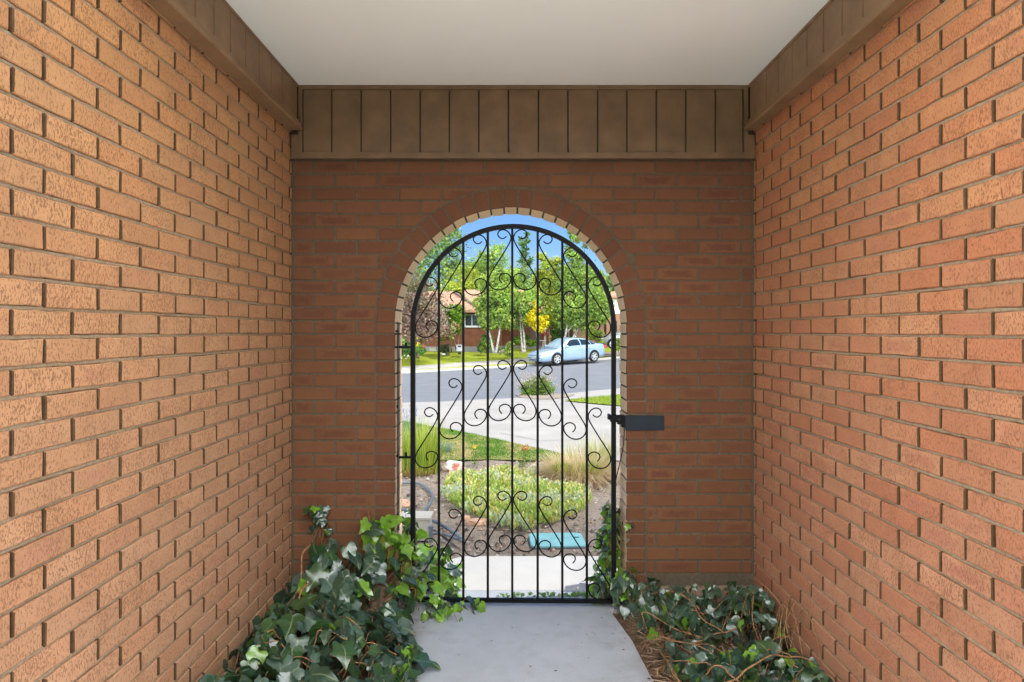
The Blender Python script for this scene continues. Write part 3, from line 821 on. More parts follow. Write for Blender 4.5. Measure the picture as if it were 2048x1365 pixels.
for _ in range(7):
    x = R.uniform(0.95, 1.15); y = R.uniform(-0.6, -0.25)
    vr.append(([(x, y, 0.05), (x + 0.02, y - 0.03, 0.20), (x + 0.01 + rjit(.05), y - 0.10, 0.26), (x + rjit(.05), y - 0.18, 0.17), (x + rjit(.04), y - 0.22, 0.05)], 0.0022))
ivy_plant('low straggly ivy with bare vines in the right bed climbing the arch edge',
          [(1050, reg_right), (110, reg_right_row), (230, reg_jamb_r), (34, reg_jamb_r2), (5, reg_jamb_r3)], vr, (0.9, -0.4, 0))
# young leaves growing in the crack of the threshold
root = thing('weed', 'row of tiny green weeds in the crack of the threshold under the gate', 'weed', (0.2, 0.22, 0))
mb = MB(); mb.keep_normals = True
for _ in range(90):
    x = R.choice([R.gauss(0.02, 0.03), R.gauss(0.16, 0.05), R.gauss(0.27, 0.06), R.gauss(0.36, 0.03), R.uniform(-0.12, 0.40)])
    ivy_leaf(mb, (x, 0.155 + rjit(0.008), R.uniform(0.002, 0.018)), (rjit(1), rjit(0.6), 0.5), (0, -0.3, 1), R.uniform(0.012, 0.024), (0.10, 0.21, 0.03))
under(mb.build('leaves', M['leaf_ivy']), root)
# litter on the right bed
mb = MB()
for _ in range(1700):
    x, y = R.uniform(0.57, 1.18), R.uniform(-1.3, -0.03)
    a = R.uniform(0, PI); L = R.uniform(0.008, 0.04); w = R.uniform(0.001, 0.004)
    g = R.uniform(0.5, 1.3); c = R.choice([(0.38, 0.25, 0.15), (0.30, 0.17, 0.09), (0.45, 0.34, 0.24), (0.22, 0.13, 0.08)])
    z = -0.005 + R.random() * 0.02
    d = Vector((math.cos(a), math.sin(a), rjit(0.3))) * L; n = Vector((-math.sin(a), math.cos(a), 0)) * w
    p = Vector((x, y, z)); i = [mb.vert(q, tuple(k * g for k in c)) for q in (p - d - n, p + d - n, p + d + n, p - d + n)]
    mb.face(i)
for _ in range(500):
    x, y = R.uniform(-1.0, -0.45), R.uniform(-1.3, -0.03)
    a = R.uniform(0, PI); L = R.uniform(0.01, 0.035); w = R.uniform(0.002, 0.006); c = (0.25, 0.14, 0.07)
    d = Vector((math.cos(a), math.sin(a), rjit(0.3))) * L; n = Vector((-math.sin(a), math.cos(a), 0)) * w
    p = Vector((x, y, R.random() * 0.02)); mb.face([mb.vert(q, c) for q in (p - d - n, p + d - n, p + d + n, p - d + n)])
for _ in range(60):
    x, y = R.uniform(-0.46, 0.52), R.uniform(-1.2, -0.05)
    if R.random() < 0.5: x = R.choice([-0.44, 0.50]) + rjit(0.07)
    s_ = R.uniform(0.003, 0.009); a = R.uniform(0, 6); c = R.choice([(0.16, 0.10, 0.06), (0.10, 0.08, 0.06), (0.30, 0.22, 0.14)])
    mb.face([mb.vert((x + s_ * R.uniform(.5, 1.3) * math.cos(a + q * PI / 2), y + s_ * R.uniform(.4, 1) * math.sin(a + q * PI / 2), 0.003 + 0.002 * R.random()), c) for q in range(4)])
tag(mb.build('leaf_litter', M['litter']), 'dry brown twigs and leaf litter on the soil beds', 'litter', kind='stuff')

# ------------------------------------------------------------------ outdoor ground
def lin(a, b, n): return [a + (b - a) * i / n for i in range(n + 1)]
mb = MB()
zs = lin(3.66, 10, 10) + lin(11, 70, 59) + lin(76, 300, 20)
xs = lin(-300, -52, 12) + lin(-48, -10, 20) + lin(-9, 16, 25) + lin(18, 50, 16) + lin(60, 300, 12)
I = [[mb.vert((x, z - CZ, terrain(x, z) - 0.03)) for x in xs] for z in zs]
for j in range(len(zs) - 1):
    for i in range(len(xs) - 1): mb.face((I[j][i], I[j][i+1], I[j+1][i+1], I[j+1][i]))
tag(mb.build('ground', M['grass_far'], smooth=True), kind='structure')

def drape(name, pts, mat, lift=0.0, maxlen=0.9, amp=0.0, kind='structure'):
    """pts: world XY outline laid on the terrain"""
    bm = bmesh.new()
    vs = [bm.verts.new((p[0], p[1], 0)) for p in pts]
    bm.faces.new(vs); bmesh.ops.triangulate(bm, faces=bm.faces[:])
    for _ in range(7):
        e = [x for x in bm.edges if x.calc_length() > maxlen * (1 + max(0, (x.verts[0].co.y - 8)) * 0.05)]
        if not e: break
        bmesh.ops.subdivide_edges(bm, edges=e, cuts=1); bmesh.ops.triangulate(bm, faces=[f for f in bm.faces if len(f.verts) > 3])
    for v in bm.verts:
        v.co.z = gz(v.co.x, v.co.y) + lift + (amp * mnoise.noise(Vector((v.co.x * 2.3, v.co.y * 2.3, 1.7))) if amp else 0)
    for f in bm.faces:
        f.smooth = True
    bmesh.ops.recalc_face_normals(bm, faces=bm.faces)
    if bm.faces[:] and sum(f.normal.z for f in bm.faces) < 0: bmesh.ops.reverse_faces(bm, faces=bm.faces)
    me = bpy.data.meshes.new(name); bm.to_mesh(me); bm.free(); me.materials.append(mat)
    o = bpy.data.objects.new(name, me); COL.objects.link(o)
    return tag(o, kind=kind)
G = lambda px, py: tuple(ground(px, py)[:2])
# near bed
Ysoil = G(1000, 921)[1]
drape('soil_bed', [(-3.5, 0.22), (3.2, 0.22), (3.2, Ysoil), (1.2, Ysoil + 0.05), (0.75, Ysoil + 0.15), (-0.4, Ysoil + 0.2), (-1.2, Ysoil + 0.15), (-3.5, Ysoil + 0.2)], M['soil'], -0.012, 0.12, 0.02)
mb = MB(); yw = G(1000, 1113)[1]
mb.prism([(-0.385, 0.2565), (3.5, 0.2565), (3.5, yw), (-0.30, yw), (-0.40, yw - 0.09)], lambda u, v, d: (u, v, d), -0.1, 0.001)
tag(mb.build('walkway', M['walk']), kind='structure')
near_edge = [(740, 810), (803, 806.5), (880, 804), (960, 800), (1040, 796.5), (1110, 791), (1140, 787), (1200, 781), (1260, 775.5), (1400, 760)]
far_edge = [(1420, 703), (1238, 717), (1210, 720), (1110, 727.8), (1018, 734.8), (900, 741.8), (801, 747.6), (700, 753)]
NE = [G(*p) for p in near_edge]; FE = [G(*p) for p in far_edge]
# street runs on out of view at both ends
dl = Vector((FE[-1][0] - FE[-2][0], FE[-1][1] - FE[-2][1])).normalized()
street = NE + FE + [(FE[-1][0] - 25, FE[-1][1] - 14), (NE[0][0] - 14, NE[0][1] - 5)]
drape('street', street, M['asphalt'], 0.0, 1.2)
# driveway from the kerb line to the lawn edges
lawn_top = [(760, 838), (820, 846), (885, 858), (940, 868), (1000, 881), (1060, 894), (1120, 908)]
tri_grass = [(1128, 803.5), (1160, 799.5), (1200, 795.5), (1250, 791), (1330, 786), (1330, 822), (1250, 815), (1200, 811), (1160, 807)]
drive = [G(*p) for p in lawn_top] + [G(1180, 921), G(1300, 925), G(1420, 930), G(1420, 774)] + [(NE[k][0] + 0.0, NE[k][1] - 0.02) for k in range(len(NE) - 2, -1, -1)]
drape('driveway', drive, M['drive'], 0.008, 0.8)
lawn_pts = [G(*p) for p in lawn_top] + [(0.75, Ysoil + 0.02), (0.4, Ysoil), (-0.5, Ysoil - 0.02), (-1.2, Ysoil - 0.08), (-3.0, Ysoil)] + [(-4.0, 6.0)]
drape('lawn', lawn_pts, M['lawn'], 0.006, 0.25, 0.010)
drape('verge', [G(*p) for p in tri_grass], M['grass_far'], 0.03, 0.5)
drape('planting_patch', [G(*p) for p in [(1030, 790), (1062, 785), (1110, 788), (1150, 791), (1135, 796), (1105, 800), (1070, 800), (1040, 796)]], M['soil'], 0.02, 0.5)
# joints in the driveway
mb = MB()
def groundline(pts, w, lift, mb):
    prev = None
    P = []
    for a, b in zip(pts[:-1], pts[1:]):
        n = max(1, int(math.dist(a, b) / 0.4))
        for k in range(n): P.append((a[0] + (b[0]-a[0])*k/n, a[1] + (b[1]-a[1])*k/n))
    P.append(pts[-1])
    for i, p in enumerate(P):
        q0, q1 = P[max(0, i-1)], P[min(len(P)-1, i+1)]
        d = Vector((q1[0]-q0[0], q1[1]-q0[1])).normalized(); n = Vector((-d.y, d.x)) * w / 2
        a = (p[0]+n.x, p[1]+n.y); b = (p[0]-n.x, p[1]-n.y)
        cur = (mb.vert((a[0], a[1], gz(*a) + lift)), mb.vert((b[0], b[1], gz(*b) + lift)))
        if prev: mb.face((prev[0], prev[1], cur[1], cur[0]))
        prev = cur
groundline([G(880, 840), G(960, 839.5), G(1100, 838), G(1300, 837)], 0.02, 0.016, mb)
groundline([G(890, 811), G(960, 818), G(1060, 830)], 0.015, 0.016, mb)
groundline([G(1000, 868), G(1080, 884), G(1200, 882)], 0.012, 0.016, mb)
tag(mb.build('driveway_joints', M['trim']), kind='structure')
# kerbs and sidewalk on the far side
def kerb(name, line, w, h, mat, inset=0.0):
    mb = MB(); prev = None
    P = []
    for a, b in zip(line[:-1], line[1:]):
        n = max(1, int(math.dist(a, b) / 1.0))
        for k in range(n): P.append((a[0] + (b[0]-a[0])*k/n, a[1] + (b[1]-a[1])*k/n))
    P.append(line[-1])
    for i, p in enumerate(P):
        q0, q1 = P[max(0, i-1)], P[min(len(P)-1, i+1)]
        d = Vector((q1[0]-q0[0], q1[1]-q0[1])).normalized(); n = Vector((-d.y, d.x))
        if n.y < 0: n = -n
        a = (p[0] + n.x*inset, p[1] + n.y*inset); b = (a[0] + n.x*w, a[1] + n.y*w)
        za, zb = gz(*a), gz(*b)
        cur = [mb.vert((a[0], a[1], za - 0.1)), mb.vert((a[0], a[1], za + h)), mb.vert((b[0], b[1], max(zb + h * 0.98, za + h))), mb.vert((b[0], b[1], zb - 0.1))]
        if prev:
            for k in range(3): mb.face((prev[k], prev[k+1], cur[k+1], cur[k]))
        prev = cur
    return tag(mb.build(name, mat), kind='structure')
kerb('kerb', FE, 0.30, 0.10, M['kerb'])
side_line = [(1420, 698), (1240, 710), (1200, 713), (1110, 719.5), (1018, 726.5), (900, 734.5), (801, 741.8), (700, 748)]
SL = [G(*p) for p in side_line]
kerb('sidewalk', SL, 1.1, 0.03, M['drive'])

# ------------------------------------------------------------------ vegetation
def blade(mb, base, d, length, width, bend, col, seg=4, tipcol=None):
    d = Vector(d).normalized(); base = Vector(base)
    side = d.cross(Vector((0, 0, 1)))
    side = side.normalized() if side.length > 1e-3 else Vector((1, 0, 0))
    a = R.uniform(0, PI); side = (side * math.cos(a) + Vector((0, 0, 0))) if False else side
    horiz = Vector((d.x, d.y, 0)); horiz = horiz.normalized() if horiz.length > 1e-4 else Vector((1, 0, 0))
    prev = None
    for k in range(seg + 1):
        t = k / seg
        p = base + d * length * t + (horiz * 0.5 - Vector((0, 0, 1))) * bend * length * t * t
        w = width * (1 - t) ** 0.6 if k < seg else width * 0.05
        c = col if tipcol is None else tuple(a_ + (b_ - a_) * t for a_, b_ in zip(col, tipcol))
        cur = (mb.vert(p - side * w / 2, c), mb.vert(p + side * w / 2, c))
        if prev: mb.face((prev[0], prev[1], cur[1], cur[0]))
        prev = cur
def jitter(c, a=0.25):
    g = R.uniform(1 - a, 1 + a); return tuple(max(0, x * g * R.uniform(0.92, 1.08)) for x in c)

def grass_clump(name, label, base, n, height, rad, spread, cols, width=0.008, bend=0.3, cat='grass clump', tips=None, extra=None, group=None):
    root = thing(name, label, cat, base, group)
    mb = MB(); mb.keep_normals = True
    for _ in range(n):
        a = R.uniform(0, 2*PI); r = rad * math.sqrt(R.random())
        o = Vector((math.cos(a) * r, math.sin(a) * r, 0))
        d = Vector((math.cos(a + rjit(.6)) * spread * R.random(), math.sin(a + rjit(.6)) * spread * R.random(), 1))
        c = jitter(R.choice(cols))
        blade(mb, Vector(base) + o - Vector((0, 0, 0.01)), d, height * R.uniform(0.5, 1.1), width * R.uniform(0.6, 1.3), bend * R.uniform(0.3, 1.4), c, 4, tips and jitter(R.choice(tips)))
    under(mb.build('blades', M['blade']), root)
    if extra: extra(root)
    return root

def leafquad(mb, p, s, c):
    n = Vector((R.gauss(0, 1), R.gauss(0, 1), R.gauss(0, 1) + 0.5)).normalized(); t = n.orthogonal().normalized()
    a = R.uniform(0, 2*PI); b = n.cross(t); u = t * math.cos(a) + b * math.sin(a); v = n.cross(u)
    p = Vector(p); u = u * s; v = v * s * 0.62
    mb.face([mb.vert(q, c) for q in (p - u, p - v * 0.8 + u * 0.1, p + u, p + v * 0.8 + u * 0.1)])

def crown_mesh(blobs, n, size, cols, clumps=40, sig=0.16, seed=None):
    n = int(n * 2.2); clumps = int(clumps * 1.5); sig = sig * 1.25
    mb = MB(); mb.keep_normals = True
    tot = sum(r ** 2 for _, r, *_ in blobs)
    centres = []
    for b in blobs:
        c, r = Vector(b[0]), b[1]; sq = b[2] if len(b) > 2 else 1.0
        k = max(3, int(clumps * r * r / tot))
        m = max(10, int(n * r * r / tot / k))
        for _ in range(k):
            d = Vector((R.gauss(0, 1), R.gauss(0, 1), R.gauss(0, 1))).normalized()
            q = c + Vector((d.x * r, d.y * r, d.z * r * sq)) * (0.35 + 0.62 * R.random() ** 0.6)
            centres.append((q, r))
            base = R.choice(cols); g = R.uniform(0.62, 1.28)
            sg = r * sig * R.uniform(0.7, 1.5)
            for _ in range(m):
                p = q + Vector((R.gauss(0, sg), R.gauss(0, sg), R.gauss(0, sg * 0.8)))
                leafquad(mb, p, size * R.uniform(0.55, 1.2), jitter(tuple(x * g for x in base), 0.22))
    return mb, centres

def tree(name, label, foot, dist, crown, n, cols, bark='bark', trunk_r=0.12, leaf_px=3.6, stems=1, cat='tree', clumps=40, group=None, lean=0.0, sig=0.16):
    """foot: photo x,y of the trunk base at distance dist; crown: (px,py,rpx[,squash])"""
    b = at(foot[0], foot[1], dist)
    root = thing(name, label, cat, b, group)
    k = dist / F
    blobs = []
    for c in crown:
        p = at(c[0], c[1], dist) + Vector((0, R.uniform(-0.4, 0.4) * c[2] * k, 0)); blobs.append((p, c[2] * k, c[3] if len(c) > 3 else 1.0))
    mb, cen = crown_mesh(blobs, n, leaf_px * k, cols, clumps, sig)
    tb = MB()
    topc = sum((x[0] for x in blobs), Vector()) / len(blobs)
    for s in range(stems):
        o = Vector(((s - (stems - 1) / 2) * trunk_r * 2.2, rjit(trunk_r), 0))
        tgt = blobs[s % len(blobs)][0]
        mid = b + o * 2.0 + (tgt - b) * 0.5; mid.x = b.x + o.x * 1.8 + (tgt.x - b.x) * 0.42; tgt = b + (tgt - b) * 0.9; tgt.x = b.x + o.x * 2.2 + (tgt.x - b.x) * 0.75
        pth = crom([b + o * 0.6 - Vector((0, 0, 0.15)), b + o + (mid - b - o) * 0.45, mid, tgt], 4)
        tb.tube(pth, trunk_r * R.uniform(0.8, 1.1), trunk_r * 0.3, n=7)
        for q, r in R.sample(cen, min(len(cen), 7)):
            st = pth[R.randint(len(pth) // 2, len(pth) - 2)]
            tb.tube(crom([st, (st + q) / 2 + Vector((0, 0, 0.05 * r)), q], 3), trunk_r * 0.35, trunk_r * 0.08, n=5)
    under(tb.build('trunk', M[bark], smooth=True), root)
    under(mb.build('crown', M['leaf']), root)
    return root

GRN = [(0.244, 0.356, 0.075), (0.188, 0.300, 0.075), (0.294, 0.394, 0.088)]
DGR = [(0.098, 0.195, 0.052), (0.124, 0.227, 0.058), (0.078, 0.156, 0.046)]
LIM = [(0.310, 0.375, 0.060), (0.360, 0.400, 0.065), (0.240, 0.320, 0.055)]
YEL = [(0.56, 0.47, 0.012), (0.50, 0.42, 0.01), (0.62, 0.52, 0.03)]
PUR = [(0.27, 0.19, 0.165), (0.18, 0.11, 0.10), (0.36, 0.29, 0.26), (0.16, 0.16, 0.08)]
GBK = [(0.213, 0.319, 0.125), (0.169, 0.269, 0.106), (0.269, 0.369, 0.144)]

# ------------------------------------------------------------------ far house
hb = ground(960, 704)
ZH = hb.y + CZ; kH = ZH / F
hx = lambda p, d=None: (p - VPX) * (d or ZH) / F
hz = lambda p, d=None: H - (p - VPY) * (d or ZH) / F
house = thing('brick_house', 'low reddish brick house with salmon shingle roof across the street', 'house', (hx(930), ZH - CZ, hb.z))
YH = ZH - CZ
def hp(mb, name, mat, smooth=False): return under(mb.build(name, mat, smooth=smooth), house)
base = hb.z
z_f = hz(693.5); z_e = hz(622)
mb = MB(); mb.box((hx(740), YH, z_f), (hx(1003), YH + 8, z_e)); mb.box((hx(1003), YH + 3.0, z_f), (hx(1150), YH + 8, z_e + 0.15)); hp(mb, 'wall', M['house_brick'])
mb = MB(); mb.box((hx(740) - .01, YH - 0.03, base - 0.6), (hx(1003) + .03, YH + 8, z_f)); mb.box((hx(1003) + .03, YH + 2.97, base - 0.6), (hx(1150), YH + 8, z_f)); hp(mb, 'foundation', M['grey_concrete'])
# hip roof of the front wing
def hip(mb, x0, x1, y0, y1, ze, zr, rx0, rx1, th=0.16, m=0):
    ym = (y0 + y1) / 2
    P = [(x0, y0, ze), (x1, y0, ze), (x1, y1, ze), (x0, y1, ze), (rx0, ym, zr), (rx1, ym, zr)]
    i = [mb.vert(p) for p in P]; lo = [mb.vert((p[0], p[1], p[2] - th)) for p in P[:4]]
    for f in ((0, 1, 5, 4), (1, 2, 5), (2, 3, 4, 5), (3, 0, 4)): mb.face([i[k] for k in f], m)
    for k in range(4): mb.face((lo[k], lo[(k+1) % 4], i[(k+1) % 4], i[k]), m)
    mb.face(lo[::-1], m)
mb = MB(); hip(mb, hx(720), hx(958), YH - 0.7, YH + 8.2, hz(621), hz(583.5, ZH + 3.7), hx(800), hx(909, ZH + 3.7)); hp(mb, 'roof', M['roof'])
mb = MB(); hip(mb, hx(940), hx(1170), YH + 1.6, YH + 10.2, hz(620, ZH + 1.6), hz(580, ZH + 6), hx(925, ZH + 6), hx(1150, ZH + 6)); hp(mb, 'roof', M['roof'])
mb = MB(); a = Vector((hx(909, ZH + 3.4), YH + 3.2, hz(585, ZH + 3.5))); b = Vector((hx(962), YH - 0.72, hz(620)))
mb.tube([a, b], 0.10, 0.10, n=4); hp(mb, 'verge_board', M['trim'])
# window
w0, w1, wt, wb = hx(931), hx(964), hz(631), hz(651.5)
mb = MB(); mb.box((w0 - .05, YH - 0.04, wb - .06), (w1 + .05, YH - 0.002, wt + .05)); win = hp(mb, 'window', M['white_paint'])
mb = MB(); mb.box((w0, YH - 0.055, wb), (hx(943.2), YH - 0.042, wt)); mb.box((hx(944.8), YH - 0.055, wb), (w1, YH - 0.042, wt)); g_ = mb.build('pane', M['glass_dark']); g_.parent = win
mb = MB(); mb.box((w0 - .1, YH - 0.09, wb - .13), (w1 + .1, YH - 0.043, wb - .06)); g_ = mb.build('sill', M['white_paint']); g_.parent = win
mb = MB(); mb.box((hx(1062), YH + 2.92, z_f), (hx(1085), YH + 2.995, z_f + 2.05)); hp(mb, 'door', M['trim'])
mb = MB(); mb.box((hx(1118, ZH+3), YH + 2.92, z_f + 0.8), (hx(1138, ZH+3), YH + 2.995, z_f + 1.9)); hp(mb, 'window', M['glass_dark'])
mb = MB(); mb.tube([(hx(1093), YH + 1.75, base - 0.5), (hx(1093), YH + 1.75, hz(622))], 0.07, n=8); hp(mb, 'porch_post', M['white_paint'])
mb = MB(); mb.tube([(hx(1142), YH + 1.75, base - 0.5), (hx(1142), YH + 1.75, hz(622))], 0.07, n=8); hp(mb, 'porch_post', M['white_paint'])

# garage wing house and the neighbour at the right
gx0, gx1 = hx(1146, ZH + 1), hx(1208, ZH + 1)
gar = thing('garage', 'plain pinkish brown garage wing behind the parked car', 'garage', ((gx0 + gx1) / 2, YH + 1, base - 0.3))
mb = MB(); mb.box((gx0, YH + 1, base - 0.7), (gx1, YH + 6, hz(633, ZH + 1))); under(mb.build('wall', M['garage_wall']), gar)
mb = MB(); hip(mb, gx0 - 0.5, gx1 + 0.5, YH + 0.4, YH + 6.6, hz(632, ZH + 1), hz(598, ZH + 5), gx0 + 1.2, gx1 - 1.2); under(mb.build('roof', M['roof']), gar)
mb = MB(); mb.box((hx(1152, ZH+1), YH + 0.97, base - 0.6), (hx(1195, ZH+1), YH + 0.998, hz(648, ZH+1))); under(mb.build('garage_door', M['tan_brick']), gar)
nx0, nx1, ny = hx(1213, ZH + 6), hx(1330, ZH + 6), YH + 6.0
nb = thing('neighbour_house', 'tan brick house with pale gable at the right edge of the arch', 'house', ((nx0 + nx1) / 2, ny, 0))
zt = hz(628, ZH + 6)
mb = MB(); mb.box((nx0, ny, -1.0), (nx1, ny + 7, zt)); under(mb.build('wall', M['tan_brick']), nb)
mb = MB(); mb.box((nx0 - 0.02, ny - 0.02, zt), (nx1, ny + 6.9, hz(592, ZH + 6))); under(mb.build('gable', M['white_paint']), nb)
mb = MB(); hip(mb, nx0 - 0.3, nx1 + 0.6, ny - 0.5, ny + 7.6, hz(592, ZH + 6), hz(565, ZH + 10), nx0 + 3, nx1 - 1); under(mb.build('roof', M['roof']), nb)
mb = MB(); mb.box((hx(1222, ZH+6), ny - 0.03, hz(668, ZH+6)), (hx(1234, ZH+6), ny - 0.002, hz(642, ZH+6))); under(mb.build('window', M['glass_dark']), nb)

print('ZH', ZH)
# ------------------------------------------------------------------ trees
tree('tree', 'tall pale green tree at the far left rising above the house roof', (850, 690), 74, [(850, 560, 62), (895, 500, 38), (845, 480, 60), (912, 465, 18), (790, 520, 60), (905, 545, 30)], 6500, GBK, clumps=110, leaf_px=3.4)
tree('tree', 'yellow green bushy tree behind the house roof left of centre', (925, 690), 64, [(925, 560, 32), (950, 585, 22), (905, 590, 25)], 1800, LIM, clumps=36, leaf_px=3.4)
tree('plum_tree', 'purple leaved plum tree at the left edge of the arch', (835, 712), 41, [(842, 612, 50), (815, 650, 52), (855, 655, 34), (795, 600, 60), (868, 640, 22)], 6000, PUR, 'bark', 0.12, 3.2, clumps=120)
tree('green_tree', 'broad mid green tree behind the house, left of centre', (965, 690), 67, [(965, 545, 38), (990, 520, 30), (945, 540, 25), (1010, 560, 32), (960, 590, 36)], 3800, GRN, clumps=90, leaf_px=3.2)
tree('aspen_tree', 'airy green aspen with two white trunks in front of the brick wall', (990, 702), 42.8, [(974, 605, 26), (1000, 600, 30), (985, 575, 26), (976, 645, 18), (1008, 635, 24), (985, 640, 26), (1005, 560, 22), (1015, 600, 24)], 6500, GRN, 'bark_white', 0.10, 3.3, 2, clumps=110)
tree('poplar_tree', 'narrow tall dark poplar standing alone against the sky', (1050, 690), 88, [(1050, 490, 11, 1.8), (1052, 520, 13, 1.5), (1048, 555, 15, 1.4), (1050, 470, 7, 1.5), (1050, 590, 16)], 1500, DGR, 'bark', 0.25, 3.0, clumps=50)
tree('green_tree', 'dense mid green tree in the distance below the narrow poplar', (1062, 690), 70, [(1040, 560, 28), (1075, 570, 26), (1020, 585, 28), (1055, 600, 30)], 2600, GBK, clumps=60, leaf_px=3.2)
tree('young_aspen', 'slim young aspen with two thin white stems beside the green hedge', (1048, 701), 43.2, [(1045, 615, 24), (1030, 605, 22), (1064, 605, 20), (1060, 640, 18), (1035, 640, 18), (1050, 590, 20)], 2000, GRN, 'bark_white', 0.085, 3.2, 2, clumps=50)
tree('locust_tree', 'lime yellow locust tree reaching into the sky right of centre', (1100, 700), 44.0, [(1095, 635, 20), (1075, 600, 16), (1085, 520, 16), (1098, 545, 24), (1112, 575, 30), (1090, 590, 26), (1120, 530, 14), (1105, 610, 30), (1082, 560, 16)], 4600, LIM, 'bark', 0.07, 3.3, clumps=80)
tree('yellow_tree', 'small bright yellow tree in front of the porch', (1077, 700), 42.2, [(1067, 640, 9), (1084, 645, 9), (1073, 620, 5, 1.6), (1078, 655, 8), (1061, 630, 5), (1090, 637, 5), (1069, 607, 3, 1.6)], 2300, YEL, 'bark', 0.05, 2.7, clumps=70, sig=0.28)
tree('aspen_tree', 'tall light green aspen group with white stems behind the parked car', (1135, 697), 43.4, [(1165, 625, 34), (1190, 615, 30), (1140, 640, 24), (1205, 630, 18), (1150, 500, 22, 1.3), (1165, 545, 34), (1130, 560, 26), (1180, 600, 34), (1145, 610, 32), (1128, 630, 20), (1150, 470, 12, 1.3), (1175, 640, 22), (1195, 565, 16)], 11000, GRN, 'bark_white', 0.12, 3.2, 3, clumps=260)
tree('green_tree', 'green tree beyond the roofs at the right edge of the arch', (1215, 690), 72, [(1215, 580, 26), (1232, 600, 22), (1205, 550, 16), (1245, 560, 28), (1250, 610, 30)], 2600, GBK, clumps=60)
tree('small_tree', 'small fresh green tree covering the house window', (914, 696), 44, [(900, 635, 18), (916, 622, 14), (917, 645, 13), (898, 620, 12), (910, 657, 13)], 2000, [(0.12, 0.24, 0.025), (0.16, 0.29, 0.03)], 'bark', 0.06, 3.0, 2, clumps=60)
def shrub(label, base, dist, crown, n, cols, leaf_px=2.8, name='shrub', flowers=None, clumps=24):
    root = tree(name, label, base, dist, crown, n, cols, 'bark', 0.02, leaf_px, 2, 'shrub', clumps)
    if flowers:
        k = dist / F
        for (fx, fy, fr, c, m) in flowers:
            for _ in range(m):
                mb = MB(); mb.keep_normals = True
                p = at(fx + R.gauss(0, fr), fy + R.gauss(0, fr), dist - 0.2)
                for _ in range(6): leafquad(mb, p + Vector((rjit(.04), rjit(.04), rjit(.04))), 1.4 * k, jitter(c))
                under(mb.build('flower', M['petal']), root)
    return root
shrub('pale shrub with reddish and cream leaves below the small green tree', (900, 699), 43, [(898, 665, 12), (908, 655, 9), (890, 675, 10)], 900, [(0.34, 0.33, 0.17), (0.36, 0.20, 0.09), (0.26, 0.28, 0.10)])
shrub('rose bush with yellow and red flowers beside the sidewalk at the left', (830, 714), 39, [(815, 700, 16), (835, 700, 13), (848, 705, 9), (805, 690, 14)], 1600, [(0.07, 0.17, 0.04), (0.11, 0.21, 0.05), (0.16, 0.25, 0.06)], 2.8, 'rose_bush', [(835, 685, 4, (0.65, 0.52, 0.03), 10), (846, 694, 2, (0.60, 0.04, 0.05), 5), (812, 715, 4, (0.7, 0.66, 0.6), 5)])
shrub('leafy yellow green bush beside the white trunks of the front aspen', (974, 704), 43.6, [(974, 690, 10), (980, 682, 7), (970, 697, 9)], 700, [(0.18, 0.27, 0.05), (0.22, 0.30, 0.06)])
shrub('thin yellow green sapling on the lawn left of the car', (1018, 715), 42, [(1018, 700, 8), (1020, 690, 6), (1016, 708, 7)], 420, [(0.24, 0.30, 0.07), (0.18, 0.25, 0.06)])
shrub('clipped light green hedge below the young aspen', (1040, 701), 44.4, [(1035, 676, 10), (1050, 680, 10), (1030, 686, 9), (1062, 684, 9)], 1100, [(0.17, 0.26, 0.03), (0.12, 0.21, 0.03)], 2.8, 'hedge')
shrub('dark green bush against the foundation, right of the window', (962, 703), 44.9, [(968, 690, 9), (960, 697, 8), (972, 675, 8)], 700, DGR)
shrub('low grey green bush against the foundation under the small tree', (893, 702), 44, [(893, 697, 9), (885, 700, 7), (900, 699, 6)], 500, [(0.12, 0.16, 0.08), (0.16, 0.19, 0.10)])
shrub('dark climbing bush beside the porch door', (1112, 697), 47.5, [(1112, 665, 10), (1110, 650, 9), (1113, 680, 10)], 800, DGR)
shrub('yellow green bush growing beside the silver van', (1197, 698), 42.5, [(1190, 668, 14), (1185, 650, 12), (1197, 683, 9), (1180, 672, 9)], 1300, [(0.22, 0.28, 0.04), (0.16, 0.23, 0.04)])
shrub('small pale green bush at the right edge of the far lawn', (1237, 700), 40, [(1236, 694, 7), (1240, 684, 7)], 300, [(0.20, 0.28, 0.05)])
shrub('white flower border at the foot of the front aspen', (1000, 705), 43.0, [(1000, 700, 6), (1012, 701, 6), (992, 702, 5)], 380, [(0.50, 0.48, 0.42), (0.16, 0.22, 0.08)], 2.2, 'flower_border')

# small things in front of the house
def bx(name, label, cat, px0, py0, px1, py1, d, depth, mat, extra=None):
    a = at(px0, py1, d); b = at(px1, py0, d)
    root = thing(name, label, cat, ((a.x + b.x) / 2, a.y, a.z))
    mb = MB(); mb.box((a.x, a.y, a.z), (b.x, a.y + depth, b.z)); o = under(mb.build('housing', mat), root)
    if extra: extra(root, a, b)
    return root
def ac_extra(root, a, b):
    mb = MB(); w = b.x - a.x; h = b.z - a.z
    mb.box((a.x + w*.25, a.y - 0.02, a.z + h*.68), (a.x + w*.8, a.y - 0.002, a.z + h*.9)); under(mb.build('vent', M['black']), root)
    mb = MB(); mb.box((a.x - .02, a.y - .02, b.z), (b.x + .02, a.y + 0.62, b.z + 0.03)); under(mb.build('lid', M['grey_metal']), root)
    mb = MB(); mb.box((a.x + w*.3, a.y - 0.05, a.z - 0.2), (b.x - w*.3, a.y + 0.5, a.z)); under(mb.build('base', M['black']), root)
bx('utility_box', 'grey metal utility box with a dark vent against the far house', 'utility box', 913, 691, 924.5, 703, 43.5, 0.6, M['grey_metal'], ac_extra)
